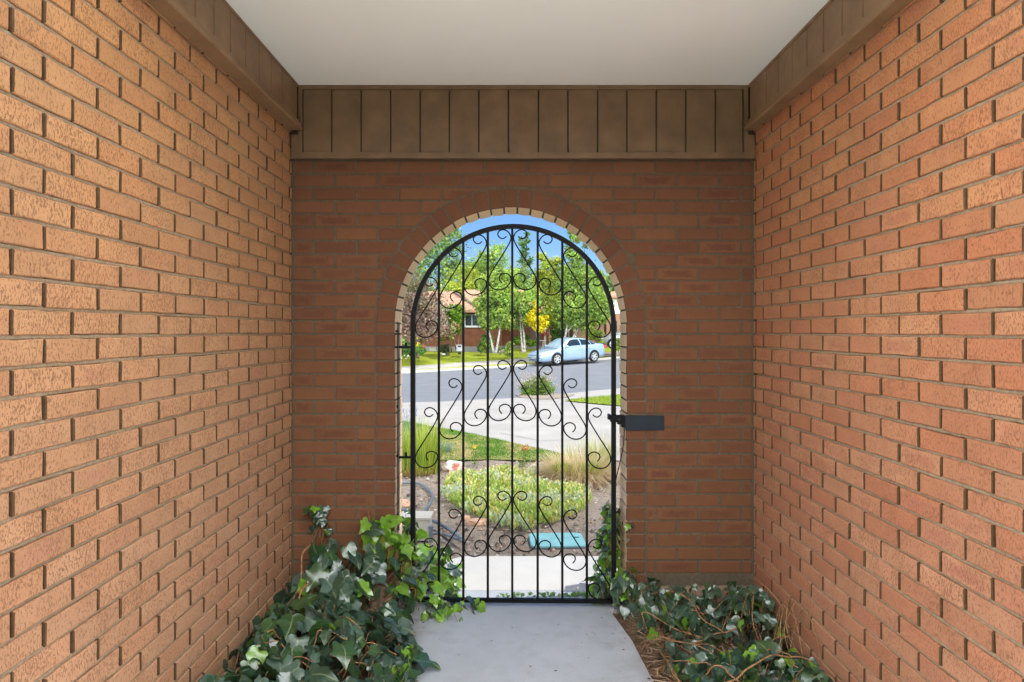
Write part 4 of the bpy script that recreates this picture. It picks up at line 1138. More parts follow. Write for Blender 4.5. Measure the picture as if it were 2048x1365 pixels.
bx('planter', 'low white planter box by the foundation at the far left', 'planter', 859, 696, 872, 703, 43.5, 0.4, M['box_white'], lambda r, a, b: under((lambda m: (m.box((a.x + .03, a.y + .03, b.z), (b.x - .03, a.y + .37, b.z + .02)), m)[1])(MB()).build('soil', M['soil']), r))
bx('sprinkler_box', 'small dark irrigation box in the far lawn', 'irrigation box', 892, 707.5, 899, 710, 40.5, 0.3, M['black'], lambda r, a, b: under((lambda m: (m.box((a.x - .25, a.y, a.z), (a.x - .05, a.y + .2, b.z), 0), m)[1])(MB()).build('valve', M['grey_metal']), r))
# hanging basket and lantern on the porch, small table
p = at(1088, 667, ZH + 1.2)
root = thing('hanging_basket', 'pink hanging flower basket under the far porch roof', 'hanging basket', p)
mb, _ = crown_mesh([(p, 0.16)], 160, 0.06, [(0.6, 0.12, 0.16), (0.5, 0.1, 0.12)], 8); under(mb.build('flowers', M['petal']), root)
mb = MB(); mb.tube([p, p + Vector((0, 0, 1.2))], 0.008, n=4); under(mb.build('cord', M['black']), root)
p = at(1101, 674, ZH + 1.2)
root = thing('parasol', 'ochre yellow garden parasol top on the far porch', 'parasol', p - Vector((0, 0, 1.4)))
mb = MB(); n = 10; top = mb.vert(p + Vector((0, 0, 0.12))); rim = [mb.vert(p + Vector((0.18*math.cos(2*PI*k/n), 0.18*math.sin(2*PI*k/n), -0.05))) for k in range(n)]
for k in range(n): mb.face((top, rim[k], rim[(k+1) % n]))
under(mb.build('canopy', M['ochre']), root)
mb = MB(); mb.tube([p, p - Vector((0, 0, 1.2))], 0.015, n=6); under(mb.build('pole', M['grey_metal']), root)
p = at(1086, 690, ZH + 0.5)
root = thing('garden_table', 'small white garden table on the far porch', 'table', p)
mb = MB(); mb.box((p.x - .22, p.y - .2, p.z + .26), (p.x + .22, p.y + .2, p.z + .30)); under(mb.build('table_top', M['white_paint']), root)
mb = MB(); mb.tube([p - Vector((0, 0, 0.25)), p + Vector((0, 0, .26))], 0.03, n=8); under(mb.build('leg', M['white_paint']), root)

# ------------------------------------------------------------------ near garden plants
b = ground(846, 944)
def stalks(root):
    mb = MB(); mb.keep_normals = True; o = Vector(root.location)
    for _ in range(220):
        a = R.uniform(0, 2*PI); r = 0.20 * math.sqrt(R.random())
        blade(mb, o + Vector((math.cos(a)*r, math.sin(a)*r, 0)), (math.cos(a)*R.uniform(.1, .9), math.sin(a)*R.uniform(.1, .9), 1), R.uniform(0.08, 0.26), 0.007, 0.5, jitter((0.42, 0.29, 0.13)))
    under(mb.build('dry_blades', M['blade']), root)
grass_clump('zebra_grass', 'tall yellow green striped grass clump beside the left of the gate', b, 620, 0.60, 0.15, 0.30, [(0.27, 0.37, 0.035), (0.35, 0.42, 0.05), (0.17, 0.28, 0.03)], 0.011, 0.22, 'ornamental grass', [(0.42, 0.46, 0.10), (0.30, 0.37, 0.06)], stalks)
grass_clump('zebra_grass', 'yellow green grass clump half hidden behind the brick at the left edge', ground(806, 946), 300, 0.50, 0.14, 0.34, [(0.27, 0.37, 0.04), (0.20, 0.30, 0.05)], 0.010, 0.25, 'ornamental grass', [(0.38, 0.42, 0.10)], stalks)
b = ground(818, 932)
def lav(root):
    o = Vector(root.location)
    for _ in range(26):
        mb = MB(); mb.keep_normals = True
        a = R.uniform(0, 2*PI); tip = o + Vector((math.cos(a)*R.uniform(0, .16), math.sin(a)*.16, R.uniform(.44, .62)))
        for k in range(9): leafquad(mb, tip - Vector((0, 0, k*.010)) + Vector((rjit(.006), rjit(.006), 0)), 0.010, jitter((0.24, 0.25, 0.42)))
        under(mb.build('flower_spike', M['petal']), root)
grass_clump('lavender', 'grey green lavender with violet blue flower spikes at the left edge', b + Vector((-0.05, 0.25, 0)), 420, 0.52, 0.10, 0.35, [(0.20, 0.27, 0.21), (0.15, 0.23, 0.15)], 0.006, 0.08, 'lavender', None, lav)
grass_clump('blue_fescue', 'small blue green grass tuft on the lawn edge right of the tall grass', ground(888, 905), 220, 0.20, 0.07, 0.9, [(0.20, 0.30, 0.27), (0.26, 0.36, 0.33)], 0.006, 0.3, 'ornamental grass')
# fountain grass mound
TAN = [(0.44, 0.34, 0.19), (0.50, 0.40, 0.24), (0.36, 0.27, 0.13), (0.34, 0.34, 0.12)]
GRS = [(0.24, 0.33, 0.05), (0.19, 0.28, 0.04), (0.30, 0.36, 0.07)]
def mound(root):
    o = Vector(root.location)
    for nm, n, offs, cols, hh in (('green_blades', 420, (-0.13, -0.10), GRS, 0.22), ('green_blades', 380, (0.12, -0.12), GRS, 0.25)):
        mb = MB(); mb.keep_normals = True
        for _ in range(n):
            a = R.uniform(0, 2*PI); r = 0.07 * math.sqrt(R.random())
            blade(mb, o + Vector((offs[0] + math.cos(a)*r, offs[1] + math.sin(a)*r, 0.03)), (math.cos(a)*.35*R.random(), math.sin(a)*.35*R.random() - .15, 1), hh * R.uniform(.5, 1.1), 0.006, 0.3, jitter(R.choice(cols)))
        under(mb.build(nm, M['blade']), root)
    mb = MB(); mb.keep_normals = True
    for _ in range(1500):
        a = R.uniform(0, 2*PI); r = 0.33 * math.sqrt(R.random())
        blade(mb, o + Vector((math.cos(a)*r, math.sin(a)*r*.8, R.uniform(0, .06))), (math.cos(a)*R.uniform(.2, 1.6), math.sin(a)*R.uniform(.2, 1.6), .6), R.uniform(.07, .2), 0.005, 0.7, jitter(R.choice([(0.42, 0.30, 0.20), (0.34, 0.22, 0.13), (0.50, 0.38, 0.27), (0.24, 0.13, 0.08)])))
    under(mb.build('thatch', M['blade']), root)
grass_clump('fountain_grass', 'round mound of tan and pinkish fountain grass with green tufts', ground(1152, 958), 3200, 0.42, 0.24, 1.0, TAN, 0.0042, 0.62, 'ornamental grass', [(0.60, 0.46, 0.36), (0.58, 0.47, 0.30), (0.58, 0.43, 0.26)], mound)
grass_clump('feather_grass', 'upright pale green grass behind the tan grass mound', ground(1198, 940), 520, 0.42, 0.12, 0.5, [(0.28, 0.34, 0.11), (0.36, 0.38, 0.16), (0.22, 0.30, 0.07)], 0.006, 0.2, 'ornamental grass', [(0.50, 0.46, 0.26)])
grass_clump('feather_grass', 'sparse upright grass tuft behind the left part of the tan grass mound', ground(1145, 930), 140, 0.36, 0.10, 0.5, [(0.28, 0.34, 0.13), (0.36, 0.38, 0.18)], 0.005, 0.2, 'ornamental grass', [(0.50, 0.46, 0.28)])
# gaura bush by the street
b = ground(1074, 792)
root = thing('gaura_bush', 'green bush with wispy white flower stalks beside the street', 'shrub', b)
mb, _ = crown_mesh([(b + Vector((-.04, 0, .22)), 0.26), (b + Vector((.22, 0, .22)), 0.24), (b + Vector((-.24, 0, .2)), 0.2), (b + Vector((.05, 0, .42)), 0.18)], 3200, 0.030, [(0.12, 0.21, 0.03), (0.16, 0.26, 0.04), (0.09, 0.16, 0.03)], 60, 0.25); under(mb.build('foliage', M['leaf']), root)
mb = MB(); fl = MB(); fl.keep_normals = True
for _ in range(170):
    a = R.uniform(0, 2*PI); s = R.uniform(0.2, 0.75); tip = b + Vector((math.cos(a)*s, math.sin(a)*s*.6, R.uniform(.45, .85) - .25*s))
    mb.tube([b + Vector((math.cos(a)*.1, math.sin(a)*.1, .15)), b + (tip - b)*.6 + Vector((0, 0, .07)), tip], 0.003, 0.002, n=3, c=(0.3, 0.25, 0.15), cap=False)
    for k in range(5):
        p = tip - (tip - b) * 0.08 * k + Vector((rjit(.05), rjit(.05), rjit(.04)))
        leafquad(fl, p, 0.014, jitter(R.choice([(0.62, 0.56, 0.54), (0.60, 0.45, 0.45)])))
under(mb.build('stems', M['litter']), root); under(fl.build('flowers', M['petal']), root)

# variegated ground cover
out = [(882, 992), (905, 955), (935, 950), (950, 958), (975, 952), (985, 946), (1015, 943), (1040, 950), (1070, 948), (1085, 975), (1130, 975), (1175, 990), (1180, 1010), (1160, 1030), (1120, 1045), (1090, 1056), (1040, 1066), (1005, 1058), (970, 1045), (930, 1030), (900, 1010)]
OP = [G(*p) for p in out]
def inside(x, y, P):
    c = False; j = len(P) - 1
    for i in range(len(P)):
        if (P[i][1] > y) != (P[j][1] > y) and x < (P[j][0]-P[i][0]) * (y-P[i][1]) / (P[j][1]-P[i][1]) + P[i][0]: c = not c
        j = i
    return c
mb = MB(); mb.keep_normals = True
xs_ = [p[0] for p in OP]; ys_ = [p[1] for p in OP]
cnt = 0
while cnt < 1900:
    x, y = R.uniform(min(xs_), max(xs_)), R.uniform(min(ys_), max(ys_))
    if not inside(x, y, OP): continue
    cnt += 1
    nv = mnoise.noise(Vector((x * 3.1, y * 3.1, 0)))
    kind = nv + R.gauss(0, 0.25)
    for k in range(R.randint(7, 11)):
        a = R.uniform(0, 2*PI); tl = R.uniform(0.15, 0.9)
        if kind > 0.12: c, tc = (0.13, 0.25, 0.04), (0.36, 0.45, 0.12)
        elif kind < -0.22: c, tc = (0.17, 0.27, 0.12), (0.50, 0.55, 0.42)
        else: c, tc = (0.27, 0.32, 0.05), (0.62, 0.58, 0.24)
        if R.random() < 0.015: c, tc = (0.50, 0.30, 0.06), (0.6, 0.32, 0.05)
        L = R.uniform(0.028, 0.055)
        base_ = Vector((x + math.cos(a)*.008, y + math.sin(a)*.008, R.uniform(0.0, 0.05)))
        d = Vector((math.cos(a)*tl, math.sin(a)*tl, 1)).normalized()
        side = Vector((-math.sin(a), math.cos(a), 0)); w = L * 0.34
        p0, p1, p2 = base_, base_ + d*L*.6, base_ + d*L - Vector((0, 0, L*.12*tl))
        c = jitter(c); tc = jitter(tc)
        i = [mb.vert(p0, c), mb.vert(p1 - side*w*.5, tc), mb.vert(p2, tc), mb.vert(p1 + side*w*.5, tc)]
        mb.face(i)
tag(mb.build('ground_cover', M['leaf']), 'mat of small yellow green variegated plants in the middle of the soil bed', 'ground cover', kind='stuff')
# near lawn blades
mb = MB(); mb.keep_normals = True; cnt = 0
lx = [p[0] for p in lawn_pts]; ly = [p[1] for p in lawn_pts]
while cnt < 22000:
    x, y = R.uniform(-1.9, 0.9), R.uniform(min(ly), max(ly))
    if not inside(x, y, lawn_pts): continue
    cnt += 1
    nv = mnoise.noise(Vector((x * 2.2, y * 1.3, 3.0))) * 1.3 - 0.20 * (y - 4.9)
    dry = nv + R.gauss(0, .16) > -0.06
    c = jitter((0.44, 0.35, 0.16) if dry else R.choice([(0.075, 0.17, 0.02), (0.10, 0.21, 0.025), (0.13, 0.24, 0.03)]))
    blade(mb, (x, y, gz(x, y) + 0.005), (rjit(.6), rjit(.6), 1), R.uniform(.02, .045) * (0.6 if dry else 1), 0.006, 0.3, c, 2)
tag(mb.build('lawn_grass', M['blade']), 'short green and straw coloured grass of the small lawn behind the soil bed', 'grass', kind='stuff')
# far lawn tufts on the triangle
mb = MB(); mb.keep_normals = True; TG = [G(*p) for p in tri_grass]; cnt = 0
lx = [p[0] for p in TG]; ly = [p[1] for p in TG]
while cnt < 5000:
    x, y = R.uniform(min(lx), max(lx)), R.uniform(min(ly), max(ly))
    if not inside(x, y, TG): continue
    cnt += 1; blade(mb, (x, y, gz(x, y) + 0.03), (rjit(.6), rjit(.6), 1), R.uniform(.03, .07), 0.012, 0.3, jitter(R.choice([(0.13, 0.21, 0.02), (0.19, 0.26, 0.03)])), 2)
tag(mb.build('verge_grass', M['blade']), 'mown grass triangle between the driveway and the street', 'grass', kind='stuff')
# pebbles and chips in the soil
mb = MB()
for _ in range(5200):
    x = R.uniform(-1.4, 1.7); y = 0.3 + (Ysoil - 0.3) * R.random() ** 1.3
    if y < yw + 0.03 and x > -0.42: continue
    s = R.choice([0.004, 0.005, 0.006, 0.008, 0.011, 0.016]) * R.uniform(.6, 1.3); g = R.uniform(.5, 1.3)
    c = R.choice([(0.36, 0.30, 0.25), (0.20, 0.15, 0.12), (0.46, 0.40, 0.35), (0.38, 0.25, 0.17), (0.13, 0.10, 0.08)])
    p = Vector((x, y, gz(x, y) - 0.008 + s * .3)); c = tuple(q * g for q in c)
    top = mb.vert(p + Vector((rjit(s*.3), rjit(s*.3), s*.7)), c); n = 5; a0 = R.uniform(0, 6)
    rim = [mb.vert(p + Vector((math.cos(a0 + 2*PI*k/n)*s*R.uniform(.6, 1.3), math.sin(a0 + 2*PI*k/n)*s*R.uniform(.6, 1.3), -s*.2)), c) for k in range(n)]
    for k in range(n): mb.face((top, rim[k], rim[(k+1) % n]))
tag(mb.build('gravel', M['litter']), 'fine stones and chips scattered over the garden soil', 'gravel', kind='stuff')

# rocks
def rock(name, label, c, sx, sy, sz, mat, seed=0, rough=0.28, flat=0.0):
    bm = bmesh.new(); bmesh.ops.create_icosphere(bm, subdivisions=4, radius=1)
    for v in bm.verts:
        n = mnoise.noise(v.co * 1.4 + Vector((seed, 0, 0))) * rough + mnoise.noise(v.co * 4 + Vector((seed, 3, 0))) * rough * .3
        v.co *= 1 + n
        if flat: v.co.z = max(-0.5, min(flat, v.co.z))
        v.co = Vector((v.co.x*sx, v.co.y*sy, v.co.z*sz))
    me = bpy.data.meshes.new(name); bm.to_mesh(me); bm.free(); me.materials.append(mat)
    o = bpy.data.objects.new(name, me); COL.objects.link(o); o.location = c
    return tag(o, label, 'rock')
rock('rock', 'white and dark red rock lying on the soil left of the plant mat', ground(905, 944) + Vector((0, .08, .03)), 0.105, 0.09, 0.072, M['rock'], 2)
rock('stone', 'flat pink sandstone slab at the left front of the plant mat', ground(952, 1052) + Vector((0, .05, .012)), 0.072, 0.05, 0.04, M['sandstone'], 5, 0.3, 0.45)
rock('stone', 'smaller pink sandstone piece left behind the flat slab', ground(931, 1042) + Vector((0, .04, .008)), 0.032, 0.04, 0.03, M['sandstone'], 9, 0.3, 0.5)
rock('stone', 'pale orange stone at the left edge beside the hose', ground(808, 1016) + Vector((0, .03, .02)), 0.05, 0.045, 0.04, M['sandstone'], 12)
# flowers
def flower(label, foot, height, cols, petal, spread, nf, leaves):
    b = ground(*foot); root = thing('flower', label, 'flower', b)
    st = MB(); lf = MB(); lf.keep_normals = True; pt = MB(); pt.keep_normals = True
    for k in range(nf):
        tip = b + Vector((rjit(spread), rjit(spread*.5), height * R.uniform(.75, 1.0)))
        st.tube([b, (b + tip)/2 + Vector((rjit(.01), 0, .01)), tip], 0.003, 0.002, n=4, c=(0.15, 0.2, 0.05))
        for j in range(10):
            a = 2*PI*j/10; d = Vector((math.cos(a), math.sin(a), .35)); q = tip + d * petal * .6
            leafquad(pt, q + Vector((0, 0, rjit(petal * .4))), petal * .38, jitter(cols))
    for _ in range(leaves):
        t = R.random(); leafquad(lf, b + Vector((rjit(spread*1.2 + .02), rjit(spread + .02), height*.8*t)), 0.014, jitter((0.13, 0.22, 0.04)))
    under(st.build('stems', M['litter']), root); under(lf.build('leaves', M['leaf']), root); under(pt.build('petals', M['petal']), root)
flower('single yellow flower on a leafy stem at the edge of the lawn', (949, 930), 0.19, (0.62, 0.42, 0.01), 0.026, 0.012, 3, 70)
flower('red flower cluster on a leafy stem in front of the lawn', (1049, 936), 0.23, (0.52, 0.05, 0.035), 0.026, 0.035, 4, 150)
# hose coils
def onground(pts, lift): return [ground(*p) + Vector((0, 0, lift)) for p in pts]
mb = MB(); mb.tube(crom(onground([(780, 972), (815, 969), (840, 972), (858, 984), (865, 997), (860, 1012), (848, 1028), (836, 1042), (828, 1060)], 0.016), 6), 0.0125, n=8)
mb.tube(crom(onground([(770, 1022), (805, 1029), (832, 1038), (852, 1047), (880, 1060), (905, 1076), (922, 1090)], 0.040), 6), 0.0125, n=8)
tag(mb.build('garden_hose', M['hose'], smooth=True), 'dark grey garden hose looping over the soil beside the gate', 'hose')
mb = MB(); mb.tube(crom(onground([(834, 1088), (850, 1079), (872, 1076), (895, 1080), (925, 1092)], 0.03), 6), 0.011, n=8)
tag(mb.build('garden_hose', M['hose'], smooth=True), 'lighter grey hose length in front of the white box', 'hose')
# white box with pipe
p0 = at(800, 1118, 4.62); p1 = at(858, 1040, 4.62)
root = thing('utility_box', 'off white metal box with a grey pipe behind the ivy left of the gate', 'utility box', ((p0.x + p1.x)/2, p0.y, 0))
mb = MB(); mb.box((p0.x, p0.y, 0.0), (p1.x, p0.y + 0.16, p1.z)); o = under(mb.build('housing', M['box_white']), root)
mb = MB(); mb.box((p0.x - .01, p0.y - .012, p1.z), (p1.x + .012, p0.y + 0.17, p1.z + .014)); under(mb.build('lid', M['box_white']), root)
mb = MB(); q = at(861.5, 1056, 4.58); mb.tube([(q.x, q.y, 0), (q.x, q.y, q.z)], 0.013, n=10); mb.tube([(q.x, q.y, q.z - .004), (q.x, q.y, q.z + .012)], 0.017, n=10); under(mb.build('pipe', M['hose'], smooth=False), root)
# turquoise lid
a = ground(1060, 1096); b2 = ground(1168, 1090); c_ = ground(1163, 1069)
cx, cy = (ground(1060, 1083).x + ground(1168, 1083).x)/2, (a.y + c_.y)/2
w, d = (ground(1168, 1083).x - ground(1060, 1083).x)/2, (c_.y - a.y)/2
root = thing('valve_box', 'turquoise plastic valve box lid lying in the soil by the walkway', 'valve box', (cx, cy, 0.0), rz=0.04)
def rrect(w, d, r, n=5):
    P = []
    for sx, sy, a0 in ((1, 1, 0), (-1, 1, PI/2), (-1, -1, PI), (1, -1, 1.5*PI)):
        for k in range(n + 1):
            t = a0 + PI/2*k/n; P.append((sx*(w - r) + r*math.cos(t), sy*(d - r) + r*math.sin(t)))
    return P
mb = MB(); mb.prism(rrect(w, d, .04), lambda u, v, e: (u, v, e), 0.002, 0.010); o = mb.build('lid', M['turquoise']); o.parent = root
mb = MB(); mb.prism(rrect(w + .006, d + .006, .044), lambda u, v, e: (u, v, e), -0.08, 0.003); o = mb.build('rim', M['hose']); o.parent = root
mb = MB(); mb.prism(rrect(.019, .007, .006), lambda u, v, e: (u + w*.74, v + d*.25, e), 0.0102, 0.0122); o = mb.build('slot', M['black']); o.parent = root

# ------------------------------------------------------------------ vehicles
def interp(st, x):
    if x <= st[0][0]: return st[0][1:]
    for a, b in zip(st[:-1], st[1:]):
        if x <= b[0]:
            t = (x - a[0]) / (b[0] - a[0]); return [p + (q - p) * t for p, q in zip(a[1:], b[1:])]
    return st[-1][1:]
def vehicle(name, label, cat, loc, rz, lower, upper, wheels, R_w, paint, wins, wsx, rwx, tilt=0.0):
    root = thing(name, label, cat, loc, rz=rz); root.rotation_euler = (0, tilt, rz)
    def part(mb, nm, mat, smooth=False, parent=None):
        o = mb.build(nm, M[mat] if isinstance(mat, str) else mat, smooth=smooth); o.parent = parent or root; return o
    N = 44
    mb = MB(); rings = []
    x0, x1 = lower[0][0], lower[-1][0]
    def lsec(x):
        hw, zb, zt = interp(lower, x)
        h = [(hw*.80, zb), (hw*.965, zb + .07), (hw*.985, zb + .20), (hw, zb + (zt-zb)*.62), (hw*.985, zt - .12), (hw*.94, zt - .035), (hw*.80, zt + .012), (hw*.45, zt + .04), (0, zt + .05)]
        return [(-y, z) for y, z in h] + [(y, z) for y, z in h[::-1][1:]]
    for k in range(N + 1):
        x = x0 + (x1 - x0) * k / N
        rings.append([mb.vert((x, y, z)) for y, z in lsec(x)])
    for r0, r1 in zip(rings[:-1], rings[1:]):
        for k in range(len(r0)): mb.face((r0[k], r0[(k+1) % len(r0)], r1[(k+1) % len(r0)], r1[k]))
    mb.face(rings[0]); mb.face(rings[-1][::-1])
    body = part(mb, 'body', paint, True)
    mb = MB(); rings = []; x0, x1 = upper[0][0], upper[-1][0]
    def usec(x):
        hb, zb, ht, zt = interp(upper, x)
        h = [(hb, zb - .03), (hb*.5 + ht*.5 + .015, (zb + zt)/2), (ht, zt - .05), (ht*.9, zt - .012), (ht*.5, zt + .012), (0, zt + .02)]
        return [(-y, z) for y, z in h] + [(y, z) for y, z in h[::-1][1:]]
    for k in range(N + 1):
        x = x0 + (x1 - x0) * k / N; rings.append([mb.vert((x, y, z)) for y, z in usec(x)])
    for r0, r1 in zip(rings[:-1], rings[1:]):
        for k in range(len(r0) - 1): mb.face((r0[k], r0[k+1], r1[k+1], r1[k]))
    part(mb, 'roof', paint, True)
    # side windows
    def side_pt(x, t, sg, o):
        hb, zb, ht, zt = interp(upper, x)
        A = (hb, zb - .03); B = (hb*.5 + ht*.5 + .015, (zb + zt)/2); Cc = (ht, zt - .05)
        if t < .5: q = [a + (b - a) * t * 2 for a, b in zip(A, B)]
        else: q = [a + (b - a) * (t - .5) * 2 for a, b in zip(B, Cc)]
        return (x, sg * (q[0] + o), q[1] + o * .3)
    for sg in (-1, 1):
        for (xa, xb, ta, tb, sa, sb) in wins:
            mb = MB(); rows = []
            for i in range(9):
                u = i / 8; col = []
                for j in range(5):
                    v = j / 4; t = .17 + .74 * v
                    xx = (xa + (xb - xa) * u) + (sa * (1 - u) + sb * u) * v
                    col.append(mb.vert(side_pt(xx, t, sg, .008)))
                rows.append(col)
            for a, b in zip(rows[:-1], rows[1:]):
                for j in range(4): mb.face((a[j], a[j+1], b[j+1], b[j]))
            part(mb, 'window', 'carglass', True)
    def across(xa, xb, nm, mat):
        mb = MB(); rows = []
        for i in range(9):
            x = xa + (xb - xa) * i / 8; hb, zb, ht, zt = interp(upper, x); r = []
            for j in range(9):
                f = -1 + 2 * j / 8; r.append(mb.vert((x, f * ht * .90, zt + .02 - .032 * f * f + .010)))
            rows.append(r)
        for a, b in zip(rows[:-1], rows[1:]):
            for j in range(8): mb.face((a[j], a[j+1], b[j+1], b[j]))
        part(mb, nm, mat, True)
    across(wsx[0], wsx[1], 'windscreen', 'windscreen'); across(rwx[0], rwx[1], 'rear_window', 'carglass')
    # wheels
    for wx in wheels:
        for sg in (-1, 1):
            hw = interp(lower, wx)[0]; yo = sg * (hw + .004)
            mb = MB(); n = 28
            for (ra, ya, yb) in ((R_w + .055, sg * .45, yo),):
                A = [mb.vert((wx + ra*math.cos(2*PI*k/n), ya, R_w + ra*math.sin(2*PI*k/n))) for k in range(n)]
                B = [mb.vert((wx + ra*math.cos(2*PI*k/n), yb, R_w + ra*math.sin(2*PI*k/n))) for k in range(n)]
                # keep the arch above the sill only
                mb.face(B)
                for k in range(n): mb.face((A[k], A[(k+1) % n], B[(k+1) % n], B[k]))
            for i, v in enumerate(mb.v):
                if v[2] < 0.20: mb.v[i] = (v[0], v[1], 0.20)
            part(mb, 'wheel_arch', 'black')
            w = bpy.data.objects.new('wheel', None); COL.objects.link(w); w.parent = root; w.location = (wx, sg * (hw - .07), R_w)
            mb = MB(); prof = [(R_w*.66, -.10), (R_w*.92, -.10), (R_w, -.07), (R_w, .06), (R_w*.95, .088), (R_w*.70, .092), (R_w*.66, .07)]
            rg = [[mb.vert((r*math.cos(2*PI*k/n), sg*y, r*math.sin(2*PI*k/n))) for r, y in prof] for k in range(n)]
            for k in range(n):
                for j in range(len(prof) - 1): mb.face((rg[k][j], rg[k][j+1], rg[(k+1) % n][j+1], rg[(k+1) % n][j]))
            part(mb, 'tyre', 'rubber', True, w)
            mb = MB()
            n2 = 24; r0 = [mb.vert((R_w*.68*math.cos(2*PI*k/n2), sg*.05, R_w*.68*math.sin(2*PI*k/n2))) for k in range(n2)]
            mb.face(r0); part(mb, 'brake', 'black', False, w)
            mb = MB()
            ro = R_w*.70
            for k in range(n2):
                a0, a1 = 2*PI*k/n2, 2*PI*(k+1)/n2
                mb.face([mb.vert((r*math.cos(a), sg*.086, r*math.sin(a))) for r, a in ((ro, a0), (ro, a1), (ro*.86, a1), (ro*.86, a0))])
            for k in range(6):
                a = 2*PI*k/6 + .2; ca, sa = math.cos(a), math.sin(a)
                pts = [(ro*.10, -.16), (ro*.9, -.20), (ro*.9, .20), (ro*.10, .16)]
                mb.face([mb.vert((r*ca - t*R_w*.55*sa, sg*.084, r*sa + t*R_w*.55*ca)) for r, t in pts])
            mb.face([mb.vert((ro*.22*math.cos(2*PI*k/12), sg*.088, ro*.22*math.sin(2*PI*k/12))) for k in range(12)])
            part(mb, 'rim', 'alloy', False, w)
    return root, part, lsec

lower = [(-2.40, .66, .42, .84), (-2.36, .76, .32, .97), (-2.22, .84, .27, 1.03), (-1.9, .89, .22, 1.05), (-1.3, .905, .19, 1.01), (-.5, .91, .18, .97), (.4, .91, .18, .94), (1.0, .91, .18, .91), (1.5, .90, .18, .85), (1.95, .86, .19, .76), (2.2, .79, .20, .68), (2.34, .68, .22, .60), (2.40, .56, .26, .52)]
upper = [(-1.80, .74, 1.05, .70, 1.06), (-1.48, .80, 1.03, .64, 1.21), (-1.05, .83, 1.00, .585, 1.39), (-.55, .84, .98, .575, 1.455), (-.05, .84, .97, .575, 1.47), (.30, .84, .96, .585, 1.43), (.72, .83, .94, .62, 1.22), (1.22, .78, .91, .72, .94)]
fw_ = at(1114, 730.4, 39.6); rw_ = at(1188, 724.3, 41.2)
d_ = Vector((fw_.x - rw_.x, fw_.y - rw_.y)).normalized(); yaw = math.atan2(d_.y, d_.x)
latn = Vector((-d_.y, d_.x, 0))            # car's left
mid = (fw_ + rw_) / 2
# near side is the driver's (left) side
cpos = mid - latn * (0.84 if latn.y < 0 else -0.84)
tilt = math.atan2(rw_.z - fw_.z, (Vector((fw_.x, fw_.y)) - Vector((rw_.x, rw_.y))).length)
cpos.z -= 0.0
car, part, lsec = vehicle('parked_car', 'light blue sedan parked at the far kerb facing left', 'car', cpos, yaw, lower, upper, (1.40, -1.38), 0.335, M['carpaint'],
        [(-.42, .74, 0, 0, .06, -.42), (-1.22, -.50, 0, 0, .18, .04), (-1.60, -1.28, 0, 0, .36, .12)], (.34, 1.14), (-1.74, -1.12), tilt)
def on_front(x, y0, y1, z0, z1, nm, mat, th=.02):
    mb = MB()
    mb.box((x, y0, z0), (x + th, y1, z1)); return part(mb, nm, mat)
on_front(2.375, -.36, .36, .53, .60, 'grille', 'black')
on_front(2.37, -.40, .40, .27, .36, 'air_intake', 'black', .03)
on_front(2.392, -.17, .17, .39, .50, 'number_plate', 'plate_car')
for sg in (-1, 1):
    mb = MB(); pts = [(2.32, .50, .61), (2.22, .68, .63), (1.92, .80, .72), (1.88, .72, .765), (2.10, .58, .71), (2.29, .44, .66)]
    pts = [(x + .012, sg * (y + .02), z + .022) for x, y, z in pts]; i = [mb.vert(p) for p in pts]; mb.face(i if sg > 0 else i[::-1]); part(mb, 'headlight', 'lamp')
    mb = MB(); mb.box((2.20, sg*.56 - .10, .30), (2.33, sg*.56 + .10, .36)); part(mb, 'fog_lamp', 'black')
    mb = MB(); mb.box((-2.40, min(sg*.62, sg*.80), .78), (-2.20, max(sg*.62, sg*.80) + .03*(sg > 0), .96)); part(mb, 'tail_light', 'red_lamp')
    # mirror
    mb = MB(); rg = []
    for k in range(9):
        t = PI * k / 8; rg.append([mb.vert((.72 + .10*math.cos(a)*math.sin(t)*.8, sg*(.98 - .10*math.cos(t)), 1.02 + .075*math.sin(a)*math.sin(t))) for a in [2*PI*j/10 for j in range(10)]])
    for a, b in zip(rg[:-1], rg[1:]):
        for j in range(10): mb.face((a[j], a[(j+1) % 10], b[(j+1) % 10], b[j]))
    part(mb, 'mirror', M['carpaint'], True)
    for hx_ in (-.38, -1.12):
        mb = MB(); mb.box((hx_, sg*.905 - .012, .84), (hx_ + .17, sg*.905 + .018, .865)); part(mb, 'door_handle', 'alloy')
    # door seams
    for xs_, z0_, z1_ in ((-.46, .28, .93), (.78, .28, .86), (-1.02, .55, .95)):
        mb = MB(); hw = interp(lower, xs_)[0]; pr = []
        for q in range(6):
            z = z0_ + (z1_ - z0_) * q / 5
            sec = [p for p in lsec(xs_) if p[0] > 0]; sec.sort(key=lambda p: p[1])
            yv = hw
            for a_, b_ in zip(sec[:-1], sec[1:]):
                if a_[1] <= z <= b_[1]: yv = a_[0] + (b_[0]-a_[0]) * (z - a_[1]) / max(1e-5, b_[1]-a_[1])
            pr.append((mb.vert((xs_ - .006, sg*(yv + .004), z)), mb.vert((xs_ + .006, sg*(yv + .004), z))))
        for a_, b_ in zip(pr[:-1], pr[1:]): mb.face((a_[0], a_[1], b_[1], b_[0]))
        part(mb, 'door_seam', 'trim')

